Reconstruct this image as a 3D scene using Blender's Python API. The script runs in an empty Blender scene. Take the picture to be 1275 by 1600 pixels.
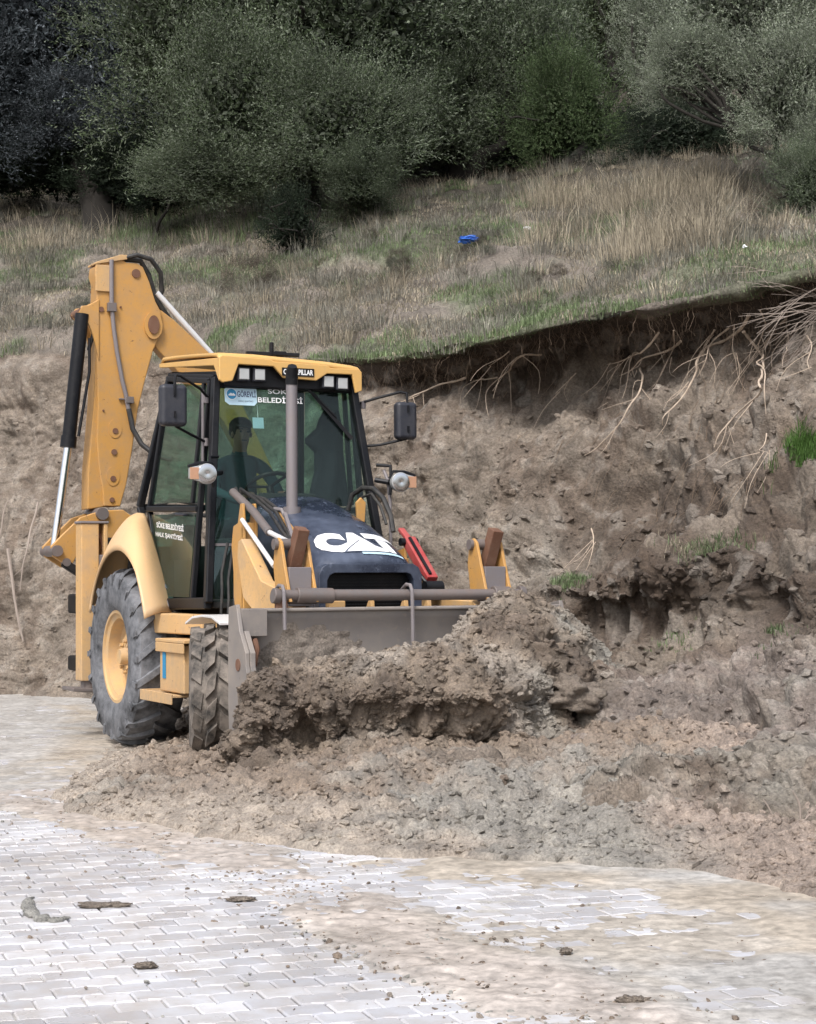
import bpy, bmesh, math, random
import numpy as np
from mathutils import Vector, Matrix, Euler
random.seed(7); RNG = np.random.default_rng(11)
S = bpy.context.scene; COL = S.collection
rad = math.radians

# ------------------------------------------------------------------ camera, sky, sun, exposure
FPX = 2900.0; CH = 1.382; PIT = 0.0333; ROL = -0.00535          # focal length in photo pixels, camera height, pitch, roll
F_ = np.array([0, math.cos(PIT), math.sin(PIT)]); r0 = np.array([1., 0, 0]); u0 = np.cross(r0, F_)
R_ = math.cos(ROL)*r0 + math.sin(ROL)*u0; U_ = math.cos(ROL)*u0 - math.sin(ROL)*r0
CAM = np.array([0, 0, CH])
cd = bpy.data.cameras.new('camera'); cam = bpy.data.objects.new('camera', cd); COL.objects.link(cam)
cd.sensor_fit = 'HORIZONTAL'; cd.sensor_width = 36; cd.lens = FPX*36/1275; cd.clip_start = .1; cd.clip_end = 3000
cam.matrix_world = Matrix(((R_[0], U_[0], -F_[0], 0), (R_[1], U_[1], -F_[1], 0), (R_[2], U_[2], -F_[2], CH), (0, 0, 0, 1)))
S.camera = cam
SUN_EL, SUN_AZ = 52, 200          # azimuth measured clockwise from +Y (the view direction)
w = bpy.data.worlds.new('World'); S.world = w; w.use_nodes = True
nt = w.node_tree; nt.nodes.clear()
sk = nt.nodes.new('ShaderNodeTexSky'); sk.sky_type = 'NISHITA'; sk.sun_disc = False
sk.sun_elevation = rad(SUN_EL); sk.sun_rotation = rad(SUN_AZ); sk.dust_density = 4.0; sk.air_density = 1.0; sk.ozone_density = 1.0
hs = nt.nodes.new('ShaderNodeHueSaturation'); hs.inputs['Saturation'].default_value = .35
hs.inputs['Saturation'].default_value = .48
bg = nt.nodes.new('ShaderNodeBackground'); bg.inputs[1].default_value = .115
ou = nt.nodes.new('ShaderNodeOutputWorld')
nt.links.new(sk.outputs[0], hs.inputs['Color']); nt.links.new(hs.outputs[0], bg.inputs[0]); nt.links.new(bg.outputs[0], ou.inputs[0])
sl = bpy.data.lights.new('sun', 'SUN'); sl.energy = 1.5; sl.angle = rad(15); sl.color = (1, .98, .955)
so = bpy.data.objects.new('sun', sl); COL.objects.link(so)
sd = Vector((math.sin(rad(SUN_AZ))*math.cos(rad(SUN_EL)), math.cos(rad(SUN_AZ))*math.cos(rad(SUN_EL)), math.sin(rad(SUN_EL))))
so.rotation_euler = sd.to_track_quat('Z', 'Y').to_euler(); so.location = (0, -5, 30)
S.view_settings.view_transform = 'Standard'; S.view_settings.look = 'None'; S.view_settings.gamma = 1
S.view_settings.exposure = 0.95; S.view_settings.use_curve_mapping = False

# ------------------------------------------------------------------ helpers
def px(x, y, D):
    """world point seen at photo pixel x, y at world depth y=D"""
    d = F_ + R_*(x-637.5)/FPX - U_*(y-800)/FPX
    return CAM + d*(D/d[1])
def project(P):
    v = P - CAM; z = v@F_
    return 637.5+FPX*(v@R_)/z, 800-FPX*(v@U_)/z
def gnd(x, y, z=0.0):
    d = F_ + R_*(x-637.5)/FPX - U_*(y-800)/FPX
    return CAM + d*((z-CH)/d[2])
_T = np.random.default_rng(5).random((64, 64, 64)).astype(np.float32)*2-1
def vn(p, f=1.0, s=0):
    p = np.asarray(p, dtype=np.float64)*f + s*17.31
    i = np.floor(p).astype(np.int64); t = p-i; t = t*t*t*(t*(t*6-15)+10); i &= 63; j = (i+1) & 63
    a = _T
    x0, y0, z0 = i.T; x1, y1, z1 = j.T; tx, ty, tz = t.T
    c00 = a[x0, y0, z0]*(1-tx)+a[x1, y0, z0]*tx; c10 = a[x0, y1, z0]*(1-tx)+a[x1, y1, z0]*tx
    c01 = a[x0, y0, z1]*(1-tx)+a[x1, y0, z1]*tx; c11 = a[x0, y1, z1]*(1-tx)+a[x1, y1, z1]*tx
    return (c00*(1-ty)+c10*ty)*(1-tz) + (c01*(1-ty)+c11*ty)*tz
def fbm(p, f=1.0, o=4, s=0, g=.5):
    r = 0; a = 1; 
    for k in range(o): r = r+a*vn(p, f, s+k*3.7); f *= 2.03; a *= g
    return r
def lump(p, f=1.0, o=4, s=0, g=.5):          # rounded lumps with sharp creases between
    r = 0; a = 1
    for k in range(o): r = r+a*(np.abs(vn(p, f, s+k*2.9))*2-.6); f *= 2.07; a *= g
    return r
def sst(a, b, x):
    t = np.clip((x-a)/(b-a), 0, 1); return t*t*(3-2*t)

def tag(o, label=None, cat=None, group=None, kind=None):
    if label: o['label'] = label
    if cat: o['category'] = cat
    if group: o['group'] = group
    if kind: o['kind'] = kind
    return o
def empty(name, loc=(0, 0, 0), rz=0, parent=None):
    o = bpy.data.objects.new(name, None); COL.objects.link(o); o.location = loc; o.rotation_euler = (0, 0, rz); o.parent = parent
    o.empty_display_size = .2
    return o
def link(name, me, m, parent=None):
    if m is not None and not me.materials: me.materials.append(m)
    o = bpy.data.objects.new(name, me); COL.objects.link(o); o.parent = parent
    return o
def np_mesh(name, V, Fs, m=None, parent=None, smooth=True, col=None, sharp=None):
    """V (n,3); Fs list of (k,m) index arrays"""
    me = bpy.data.meshes.new(name); V = np.asarray(V, dtype=np.float32)
    me.vertices.add(len(V)); me.vertices.foreach_set('co', V.ravel())
    idx = np.concatenate([f.ravel() for f in Fs]).astype(np.int32)
    tot = np.concatenate([np.full(len(f), f.shape[1]) for f in Fs]).astype(np.int32)
    st = np.concatenate([[0], np.cumsum(tot)[:-1]]).astype(np.int32)
    me.loops.add(len(idx)); me.loops.foreach_set('vertex_index', idx)
    me.polygons.add(len(tot)); me.polygons.foreach_set('loop_start', st); me.polygons.foreach_set('loop_total', tot)
    me.update(calc_edges=True)
    me.polygons.foreach_set('use_smooth', np.full(len(tot), smooth))
    if sharp: me.set_sharp_from_angle(angle=rad(sharp))
    if col is not None:
        a = me.color_attributes.new('tint', 'FLOAT_COLOR', 'POINT'); c = np.ones((len(V), 4), np.float32); c[:, :3] = col
        a.data.foreach_set('color', c.ravel())
    me.validate()
    return link(name, me, m, parent)
def grid_faces(n, m_):
    i, j = np.meshgrid(np.arange(n-1), np.arange(m_-1), indexing='ij'); a = (i*m_+j).ravel()
    return np.stack([a, a+1, a+m_+1, a+m_], 1)

class MB:
    def __init__(s): s.v = []; s.f = []
    def add(s, V, F):
        n = len(s.v); s.v += [tuple(map(float, p)) for p in V]; s.f += [tuple(n+i for i in f) for f in F]; return s
    def box(s, c, d, rot=None, ax=None):
        x, y, z = [k/2 for k in d]
        P = [Vector((a*x, b*y, e*z)) for a in (-1, 1) for b in (-1, 1) for e in (-1, 1)]
        if rot is not None:
            R = Euler(rot).to_matrix(); P = [R@p for p in P]
        P = [p+Vector(c) for p in P]
        return s.add(P, [(0, 1, 3, 2), (4, 6, 7, 5), (0, 4, 5, 1), (2, 3, 7, 6), (0, 2, 6, 4), (1, 5, 7, 3)])
    def b2(s, a, b): return s.box([(a[i]+b[i])/2 for i in range(3)], [abs(a[i]-b[i]) for i in range(3)])
    def bar(s, p, q, w_, h, up=(0, 0, 1)):       # rectangular bar from p to q
        p, q = Vector(p), Vector(q); d = (q-p).normalized(); a = d.cross(Vector(up)); a = a.normalized() if a.length > 1e-4 else Vector((1, 0, 0)); b = a.cross(d)
        P = [e+a*i*w_/2+b*j*h/2 for e in (p, q) for i, j in ((-1, -1), (1, -1), (1, 1), (-1, 1))]
        return s.add(P, [(3, 2, 1, 0), (4, 5, 6, 7), (0, 1, 5, 4), (1, 2, 6, 5), (2, 3, 7, 6), (3, 0, 4, 7)])
    def prism(s, pts, vec):                       # closed polygon pushed along vec
        P = [Vector(p) for p in pts]; v = Vector(vec); n = len(P)
        return s.add(P+[p+v for p in P], [tuple(range(n))[::-1], tuple(range(n, 2*n))]+[(i, (i+1) % n, (i+1) % n+n, i+n) for i in range(n)])
    def tube(s, pts, r, n=10, caps=True):
        P = [Vector(p) for p in pts]; rs = r if isinstance(r, (list, tuple)) else [r]*len(P); V = []; Fc = []
        t = (P[1]-P[0]).normalized(); a = t.orthogonal().normalized()
        for i, p in enumerate(P):
            t = (P[min(i+1, len(P)-1)]-P[max(i-1, 0)]).normalized(); a = (a-t*a.dot(t)).normalized(); b = t.cross(a)
            V += [p+(a*math.cos(2*math.pi*k/n)+b*math.sin(2*math.pi*k/n))*rs[i] for k in range(n)]
        for i in range(len(P)-1):
            for k in range(n): Fc.append((i*n+k, i*n+(k+1) % n, (i+1)*n+(k+1) % n, (i+1)*n+k))
        if caps: Fc += [tuple(range(n))[::-1], tuple(range(len(V)-n, len(V)))]
        return s.add(V, Fc)
    def cyl(s, p, q, r, r2=None, n=20): return s.tube([p, q], [r, r if r2 is None else r2], n)
    def lathe(s, prof, c, ax='y', n=48, close=False):   # prof list of (offset along axis, radius)
        V = []; Fc = []; m_ = len(prof)
        for k in range(n):
            a = 2*math.pi*k/n; ca, sa = math.cos(a), math.sin(a)
            for h, r in prof:
                V.append({'y': (c[0]+r*ca, c[1]+h, c[2]+r*sa), 'x': (c[0]+h, c[1]+r*ca, c[2]+r*sa), 'z': (c[0]+r*ca, c[1]+r*sa, c[2]+h)}[ax])
        for k in range(n):
            k2 = (k+1) % n
            for i in range(m_ if close else m_-1): i2 = (i+1) % m_; Fc.append((k*m_+i, k*m_+i2, k2*m_+i2, k2*m_+i))
        return s.add(V, Fc)
    def clusters(s):
        n = len(s.v); par = list(range(n))
        def fd(a):
            while par[a] != a: par[a] = par[par[a]]; a = par[a]
            return a
        for f in s.f:
            r = fd(f[0])
            for i in f[1:]: par[fd(i)] = r
        comp = {}
        for i in range(n): comp.setdefault(fd(i), []).append(i)
        keys_ = list(comp); bb = []
        A_ = np.array(s.v)
        for k in keys_: q = A_[comp[k]]; bb.append((q.min(0)-.004, q.max(0)+.004))
        cp = list(range(len(keys_)))
        def fc(a):
            while cp[a] != a: a = cp[a]
            return a
        for i in range(len(keys_)):
            for j in range(i):
                if fc(i) != fc(j) and np.all(bb[i][0] <= bb[j][1]) and np.all(bb[j][0] <= bb[i][1]): cp[fc(i)] = fc(j)
        g_ = {}
        for i, k in enumerate(keys_): g_.setdefault(fc(i), []).extend(comp[k])
        return sorted(g_.values(), key=lambda c: -len(c))
    def build(s, name, m, parent=None, bev=0, smooth=35, label=None, seg=2):
        if parent is not None and len(s.v) < 6000:
            cl = s.clusters()
            if len(cl) > 1:
                fv = {}; 
                for ci, c in enumerate(cl):
                    for i in c: fv[i] = ci
                subs = []
                for ci, c in enumerate(cl):
                    t = MB(); mp = {i: k for k, i in enumerate(c)}; t.v = [s.v[i] for i in c]; t.f = [tuple(mp[i] for i in f) for f in s.f if fv[f[0]] == ci]; subs.append(t)
                o0 = subs[0].build(name, m, parent, bev, smooth, label, seg)
                for t in subs[1:]: t.build(name, m, parent, bev, smooth, label, seg)
                return o0
        me = bpy.data.meshes.new(name); me.from_pydata(s.v, [], s.f)
        bm = bmesh.new(); bm.from_mesh(me); bmesh.ops.recalc_face_normals(bm, faces=bm.faces); bm.to_mesh(me); bm.free()
        if smooth:
            me.polygons.foreach_set('use_smooth', [True]*len(me.polygons)); me.set_sharp_from_angle(angle=rad(smooth))
        o = link(name, me, m, parent)
        if bev:
            b = o.modifiers.new('bevel', 'BEVEL'); b.width = bev; b.segments = seg; b.limit_method = 'ANGLE'; b.angle_limit = rad(35); b.use_clamp_overlap = True
            b.harden_normals = bool(smooth)
        if label: o['label'] = label
        return o

# ------------------------------------------------------------------ materials
def newmat(name):
    m = bpy.data.materials.new(name); m.use_nodes = True; return m, m.node_tree, m.node_tree.nodes['Principled BSDF']
def N(t, ty, **k):
    n = t.nodes.new(ty)
    for a, b in k.items():
        if a in n.inputs: n.inputs[a].default_value = b
        else: setattr(n, a, b)
    return n
def noise(t, scale, detail=4, rough=.55, vec=None, dist=0):
    n = N(t, 'ShaderNodeTexNoise'); n.inputs['Scale'].default_value = scale; n.inputs['Detail'].default_value = detail
    n.inputs['Roughness'].default_value = rough; n.inputs['Distortion'].default_value = dist
    if vec is not None: t.links.new(vec, n.inputs['Vector'])
    return n.outputs['Fac']
def ramp(t, fac, stops):
    r = t.nodes.new('ShaderNodeValToRGB'); e = r.color_ramp.elements
    while len(e) < len(stops): e.new(.5)
    for q, (p, c) in zip(e, stops): q.position = p; q.color = (*c, 1) if len(c) == 3 else c
    t.links.new(fac, r.inputs[0]); return r.outputs[0]
def g3(v): return (v, v, v)
def mixc(t, fac, a, b, mode='MIX'):
    m = t.nodes.new('ShaderNodeMix'); m.data_type = 'RGBA'; m.blend_type = mode
    for s, v in ((m.inputs[0], fac), (m.inputs[6], a), (m.inputs[7], b)):
        if hasattr(v, 'links'): t.links.new(v, s)
        elif isinstance(v, (int, float)): s.default_value = v
        else: s.default_value = (*v, 1)
    return m.outputs[2]
def math_(t, op, a, b=0.0):
    m = t.nodes.new('ShaderNodeMath'); m.operation = op
    for s, v in ((m.inputs[0], a), (m.inputs[1], b)):
        if hasattr(v, 'links'): t.links.new(v, s)
        else: s.default_value = v
    return m.outputs[0]
def bump(t, b, h, strength=.5, dist=.01):
    n = t.nodes.new('ShaderNodeBump'); n.inputs['Strength'].default_value = strength; n.inputs['Distance'].default_value = dist
    t.links.new(h, n.inputs['Height']); t.links.new(n.outputs[0], b.inputs['Normal'])
def coord(t): return t.nodes.new('ShaderNodeTexCoord').outputs['Object']
def geo(t): return t.nodes.new('ShaderNodeNewGeometry')

MUD = (.25, .205, .165)
def paint(name, col, rough=.45, dirt=.35, dirtcol=MUD, low=None, metal=0, scale=6, chips=.0, chipcol=(.10, .045, .025), spec=.5):
    """painted or bare steel with dried dirt (bonnet: dust tinted as sky reflection) in blotches; low = (z0, z1) machine height over which splash thins out"""
    m, t, b = newmat(name); c = coord(t)
    f1 = ramp(t, noise(t, scale, 6, .65, c), [(.42, g3(0)), (.75, g3(1))])
    fac = math_(t, 'MULTIPLY', f1, dirt)
    if low:
        sp = N(t, 'ShaderNodeSeparateXYZ'); t.links.new(c, sp.inputs[0])
        mr = N(t, 'ShaderNodeMapRange'); t.links.new(sp.outputs[2], mr.inputs[0]); mr.inputs[1].default_value = low[0]; mr.inputs[2].default_value = low[1]
        mr.inputs[3].default_value = .75; mr.inputs[4].default_value = 0
        g = ramp(t, noise(t, scale*3, 5, .7, c), [(.3, g3(.2)), (.65, g3(1))])
        fac = math_(t, 'MAXIMUM', fac, math_(t, 'MULTIPLY', mr.outputs[0], g))
    spk = ramp(t, noise(t, scale*7, 7, .75, c), [(.54, g3(0)), (.66, g3(1))])
    fac = math_(t, 'MAXIMUM', fac, math_(t, 'MULTIPLY', spk, min(.75, dirt*1.1)))
    v = mixc(t, noise(t, 1.5, 2, .5, c), [k*.85 for k in col], [min(1, k*1.12) for k in col])
    if chips:
        cf = ramp(t, noise(t, scale*2.3, 8, .72, c, .6), [(.66-chips*.2, g3(0)), (.70-chips*.2, g3(1))])
        v = mixc(t, cf, v, chipcol)
    cc = mixc(t, fac, v, dirtcol); t.links.new(cc, b.inputs['Base Color'])
    b.inputs['Metallic'].default_value = metal; b.inputs['Specular IOR Level'].default_value = spec
    rr = math_(t, 'ADD', math_(t, 'MULTIPLY', fac, .5), rough); t.links.new(math_(t, 'MINIMUM', rr, .95), b.inputs['Roughness'])
    bump(t, b, noise(t, 40, 4, .6, c), .15, .004)
    return m
def plain(name, col, rough=.5, metal=0, emit=0):
    m, t, b = newmat(name); c = coord(t)
    t.links.new(mixc(t, noise(t, 12, 4, .6, c), [k*.8 for k in col], [min(1, k*1.15) for k in col]), b.inputs['Base Color'])
    b.inputs['Roughness'].default_value = rough; b.inputs['Metallic'].default_value = metal
    return m
M = {}
M['yellow'] = paint('yellow_paint', (.50, .262, .07), .42, .50, (.30, .215, .14), chips=.10, scale=7)
M['yellow_low'] = paint('yellow_paint_muddy', (.56, .34, .14), .5, .65, (.33, .26, .19), chips=.2, low=(.3, 1.3))
M['fender'] = paint('fender_yellow', (.66, .43, .22), .38, .40, (.46, .36, .26), scale=3, low=(.95, 1.45))
M['roof'] = paint('roof_yellow', (.64, .38, .12), .4, .22, (.35, .28, .2), scale=9)
M['rim'] = paint('rim_yellow', (.54, .34, .15), .6, .9, (.36, .28, .20))
M['black'] = paint('black_paint', (.006, .0065, .009), .42, .10, (.12, .11, .10), scale=5, spec=.25)
M['bonnet'] = paint('bonnet_paint', (.016, .021, .038), .22, .62, (.14, .17, .24), scale=2.2)  # blue-grey blotches: dust with the sky's reflection put into its colour
M['chassis'] = paint('chassis_dark', (.010, .009, .009), .7, .3, (.07, .055, .04), spec=.2)
M['steel'] = paint('worn_steel', (.17, .15, .145), .5, .5, (.20, .13, .10), metal=.35, scale=7)
M['bucket'] = paint('bucket_steel', (.21, .19, .18), .48, .8, (.32, .275, .235), metal=.15, scale=3.5, chips=.12, chipcol=(.09, .05, .035))
M['bucket_in'] = paint('bucket_inside_steel', (.27, .25, .245), .45, .85, (.38, .335, .29), metal=.15, scale=2.6)
M['rust'] = paint('rusty_steel', (.14, .062, .035), .75, .5, (.22, .15, .11), scale=8)
M['dull'] = paint('grey_steel', (.22, .20, .21), .5, .4, (.22, .18, .15), metal=.3, scale=8)
M['chrome'] = plain('chrome', (.75, .75, .78), .12, 1.0)
M['white_rod'] = plain('pale_rod', (.75, .74, .74), .3, .2)
M['hose'] = paint('black_hose', (.015, .015, .016), .5, .3, (.15, .13, .11), scale=20)
M['plastic'] = paint('dark_plastic', (.022, .024, .034), .45, .2, (.15, .14, .13), scale=6)
M['red'] = paint('red_paint', (.36, .045, .045), .45, .45, (.42, .2, .17), scale=9)
M['lens'] = plain('lamp_lens', (.52, .52, .52), .12, .4)
M['amber'] = plain('amber_lens', (.48, .27, .17), .25)
M['white'] = plain('white_print', (.78, .79, .80), .5)
M['whitefade'] = paint('white_decal', (.80, .80, .82), .5, .12, (.4, .38, .36), scale=9)
M['blue'] = plain('blue_print', (.02, .22, .42), .5)
M['sky_blue'] = plain('pale_blue_print', (.45, .62, .72), .5)
M['navy'] = plain('navy_print', (.02, .03, .10), .5)
M['cloth'] = plain('blue_work_shirt', (.045, .085, .105), .9)
M['dark_cloth'] = plain('dark_cloth', (.012, .014, .02), .9)
M['skin'] = plain('skin', (.33, .19, .14), .55)
M['hair'] = plain('dark_hair', (.015, .012, .01), .8)
M['trousers'] = plain('dark_trousers', (.03, .035, .05), .9)
M['seat'] = plain('seat_fabric', (.03, .03, .034), .9)
M['interior'] = plain('cab_trim', (.018, .018, .018), .8)
M['log'] = plain('bark', (.018, .015, .012), .95)
M['root'] = plain('root_wood', (.48, .385, .30), .85)
M['rootlet'] = plain('fine_root', (.24, .175, .125), .9)
M['twig'] = plain('grey_twig', (.30, .25, .215), .9)
M['bag'] = plain('blue_plastic', (.02, .10, .42), .45)
M['litter'] = plain('white_plastic', (.75, .76, .78), .5)

def glass(name, tint, refl=.10, rough=.02, dust=.10):
    m, t, b = newmat(name); t.nodes.remove(b); o = t.nodes['Material Output']
    tr = N(t, 'ShaderNodeBsdfTransparent'); tr.inputs[0].default_value = (*tint, 1)
    gl = N(t, 'ShaderNodeBsdfGlossy'); gl.inputs['Roughness'].default_value = rough; gl.inputs[0].default_value = (.9, .95, .95, 1)
    df = N(t, 'ShaderNodeBsdfDiffuse'); df.inputs[0].default_value = (.20, .24, .22, 1)
    lw = N(t, 'ShaderNodeLayerWeight'); lw.inputs[0].default_value = .5
    f = math_(t, 'ADD', math_(t, 'MULTIPLY', math_(t, 'POWER', lw.outputs['Facing'], 4.0), .5), refl)
    c = coord(t)
    dn = math_(t, 'MULTIPLY', ramp(t, noise(t, 3, 6, .65, c), [(.3, g3(.25)), (.75, g3(1))]), dust)
    a = N(t, 'ShaderNodeMixShader'); t.links.new(dn, a.inputs[0]); t.links.new(tr.outputs[0], a.inputs[1]); t.links.new(df.outputs[0], a.inputs[2])
    x = N(t, 'ShaderNodeMixShader'); t.links.new(f, x.inputs[0]); t.links.new(a.outputs[0], x.inputs[1]); t.links.new(gl.outputs[0], x.inputs[2])
    t.links.new(x.outputs[0], o.inputs[0]); return m
M['glass'] = glass('windscreen_glass', (.78, .86, .83), .02, dust=.02)
M['side_glass'] = glass('green_side_glass', (.58, .76, .70), .06, dust=.05)
M['door_glass'] = glass('dusty_door_glass', (.30, .52, .47), .05, dust=.16)

def rubber(name, col, dirt, amt, lo=.35, hi=.65):
    m, t, b = newmat(name); c = coord(t)
    f = math_(t, 'MULTIPLY', ramp(t, noise(t, 7, 7, .68, c), [(lo, g3(0)), (hi, g3(1))]), amt)
    t.links.new(mixc(t, f, col, dirt), b.inputs['Base Color']); b.inputs['Roughness'].default_value = .8
    bump(t, b, noise(t, 45, 5, .65, c), .5, .006); return m
M['tyre'] = rubber('dusty_tyre', (.022, .024, .028), (.26, .265, .285), .8, .3, .7)
M['tyre_mud'] = rubber('clay_caked_tyre', (.03, .028, .026), (.24, .205, .175), .9, .36, .62)

def soilmat(name, c1, c2, c3, fs=14, bstr=.9, rough=.92, tint=True, wet=0.0, bd=.03):
    m, t, b = newmat(name); c = coord(t)
    a = ramp(t, noise(t, fs*.25, 6, .65, c), [(.3, c1), (.5, c2), (.72, c3)])
    fine = ramp(t, noise(t, fs*3.2, 6, .7, c), [(.25, g3(.42)), (.5, g3(.95)), (.75, g3(1.5))])
    v = mixc(t, 1.0, a, fine, 'MULTIPLY')
    if tint:
        at = N(t, 'ShaderNodeVertexColor'); at.layer_name = 'tint'
        v = mixc(t, 1.0, v, at.outputs[0], 'MULTIPLY')
    t.links.new(v, b.inputs['Base Color'])
    if wet:
        t.links.new(ramp(t, noise(t, fs*.5, 4, .6, c), [(.35, g3(rough-wet)), (.65, g3(rough))]), b.inputs['Roughness'])
    else: b.inputs['Roughness'].default_value = rough
    h = math_(t, 'ADD', noise(t, fs*1.3, 8, .68, c), math_(t, 'MULTIPLY', noise(t, fs*5, 6, .7, c), .45))
    bump(t, b, h, bstr, bd); return m
# soil: neutral ramps around 1 multiplied by the vertex tint (albedo of the earth at that spot, painted shade under the trees)
M['soil'] = soilmat('earth', (.78, .76, .74), (1, 1, 1), (1.22, 1.2, 1.16), 14, 1.0, .93, bd=.035)
M['mud'] = soilmat('wet_mud', (.75, .75, .76), (1, 1, 1), (1.25, 1.24, 1.22), 22, 1.0, .8, wet=.35, bd=.022)
M['clod'] = soilmat('clod_earth', (.15, .12, .095), (.22, .18, .145), (.30, .255, .21), 22, 1.0, .88, tint=False, wet=.2)
M['film'] = soilmat('thin_mud_film', (.86, .86, .86), (1, 1, 1), (1.1, 1.1, 1.1), 5, .35, .55, wet=.3, bd=.008)

def paver_mat():
    m, t, b = newmat('concrete_paver'); g = geo(t); oi = N(t, 'ShaderNodeObjectInfo')
    r = math_(t, 'FRACT', math_(t, 'ADD', oi.outputs['Random'], g.outputs['Random Per Island']))
    tc = t.nodes.new('ShaderNodeNewGeometry').outputs['Position']
    base = ramp(t, r, [(0, (.42, .425, .455)), (.5, (.50, .505, .53)), (1, (.60, .60, .62))])
    big = ramp(t, noise(t, .8, 4, .6, tc), [(.35, (.82, .80, .78)), (.6, (1.05, 1.05, 1.06))])
    v = mixc(t, 1.0, base, big, 'MULTIPLY')
    st = ramp(t, noise(t, 6, 6, .7, tc), [(.42, g3(0)), (.72, g3(.55))])
    v = mixc(t, st, v, (.33, .28, .23))
    t.links.new(v, b.inputs['Base Color'])
    t.links.new(ramp(t, noise(t, 2.2, 5, .6, tc), [(.35, g3(.22)), (.65, g3(.5))]), b.inputs['Roughness'])
    bump(t, b, noise(t, 60, 5, .6, tc), .35, .003); return m
M['paver'] = paver_mat()

def leafmat(name, top, under, var=.35):
    m, t, b = newmat(name); g = geo(t)
    r = g.outputs['Random Per Island']
    c = mixc(t, g.outputs['Backfacing'], top, under)
    v = ramp(t, r, [(0, g3(1-var)), (1, g3(1+var))]); oi = N(t, 'ShaderNodeObjectInfo')
    c = mixc(t, 1.0, c, v, 'MULTIPLY'); at = N(t, 'ShaderNodeVertexColor'); at.layer_name = 'tint'; c = mixc(t, 1.0, c, at.outputs[0], 'MULTIPLY')
    t.links.new(c, b.inputs['Base Color']); b.inputs['Roughness'].default_value = .65
    b.inputs['Specular IOR Level'].default_value = .18
    tr = N(t, 'ShaderNodeBsdfTranslucent'); t.links.new(c, tr.inputs[0])
    mx = N(t, 'ShaderNodeMixShader'); mx.inputs[0].default_value = .22
    t.links.new(b.outputs[0], mx.inputs[1]); t.links.new(tr.outputs[0], mx.inputs[2]); t.links.new(mx.outputs[0], t.nodes['Material Output'].inputs[0])
    return m
M['olive'] = leafmat('olive_leaves', (.078, .105, .055), (.16, .185, .135))
M['olive_pale'] = leafmat('pale_olive_leaves', (.15, .18, .12), (.27, .295, .235))
M['olive_blue'] = leafmat('blue_grey_leaves', (.05, .062, .068), (.115, .13, .145))
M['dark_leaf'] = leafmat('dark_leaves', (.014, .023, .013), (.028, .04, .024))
M['green_leaf'] = leafmat('green_leaves', (.055, .088, .034), (.085, .115, .055))
M['conifer'] = leafmat('conifer_leaves', (.045, .06, .024), (.05, .065, .03))
M['dry'] = leafmat('dry_grass', (.31, .27, .205), (.31, .27, .205), .5)
M['drygrey'] = leafmat('grey_dry_grass', (.225, .215, .18), (.225, .215, .18), .5)
M['grass'] = leafmat('green_grass', (.15, .195, .10), (.15, .195, .10), .4)
M['sage'] = leafmat('sage_scrub', (.13, .14, .105), (.15, .155, .125), .4)
M['brownbush'] = leafmat('brown_bush', (.12, .10, .08), (.12, .10, .08), .4)
# ------------------------------------------------------------------ sky-side ground and hillside
base = MB(); base.b2((-400, -200, -1.2), (400, 900, -.08))
g = base.build('ground', M['clod'], None, 0, 0); tag(g, kind='structure')

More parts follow.
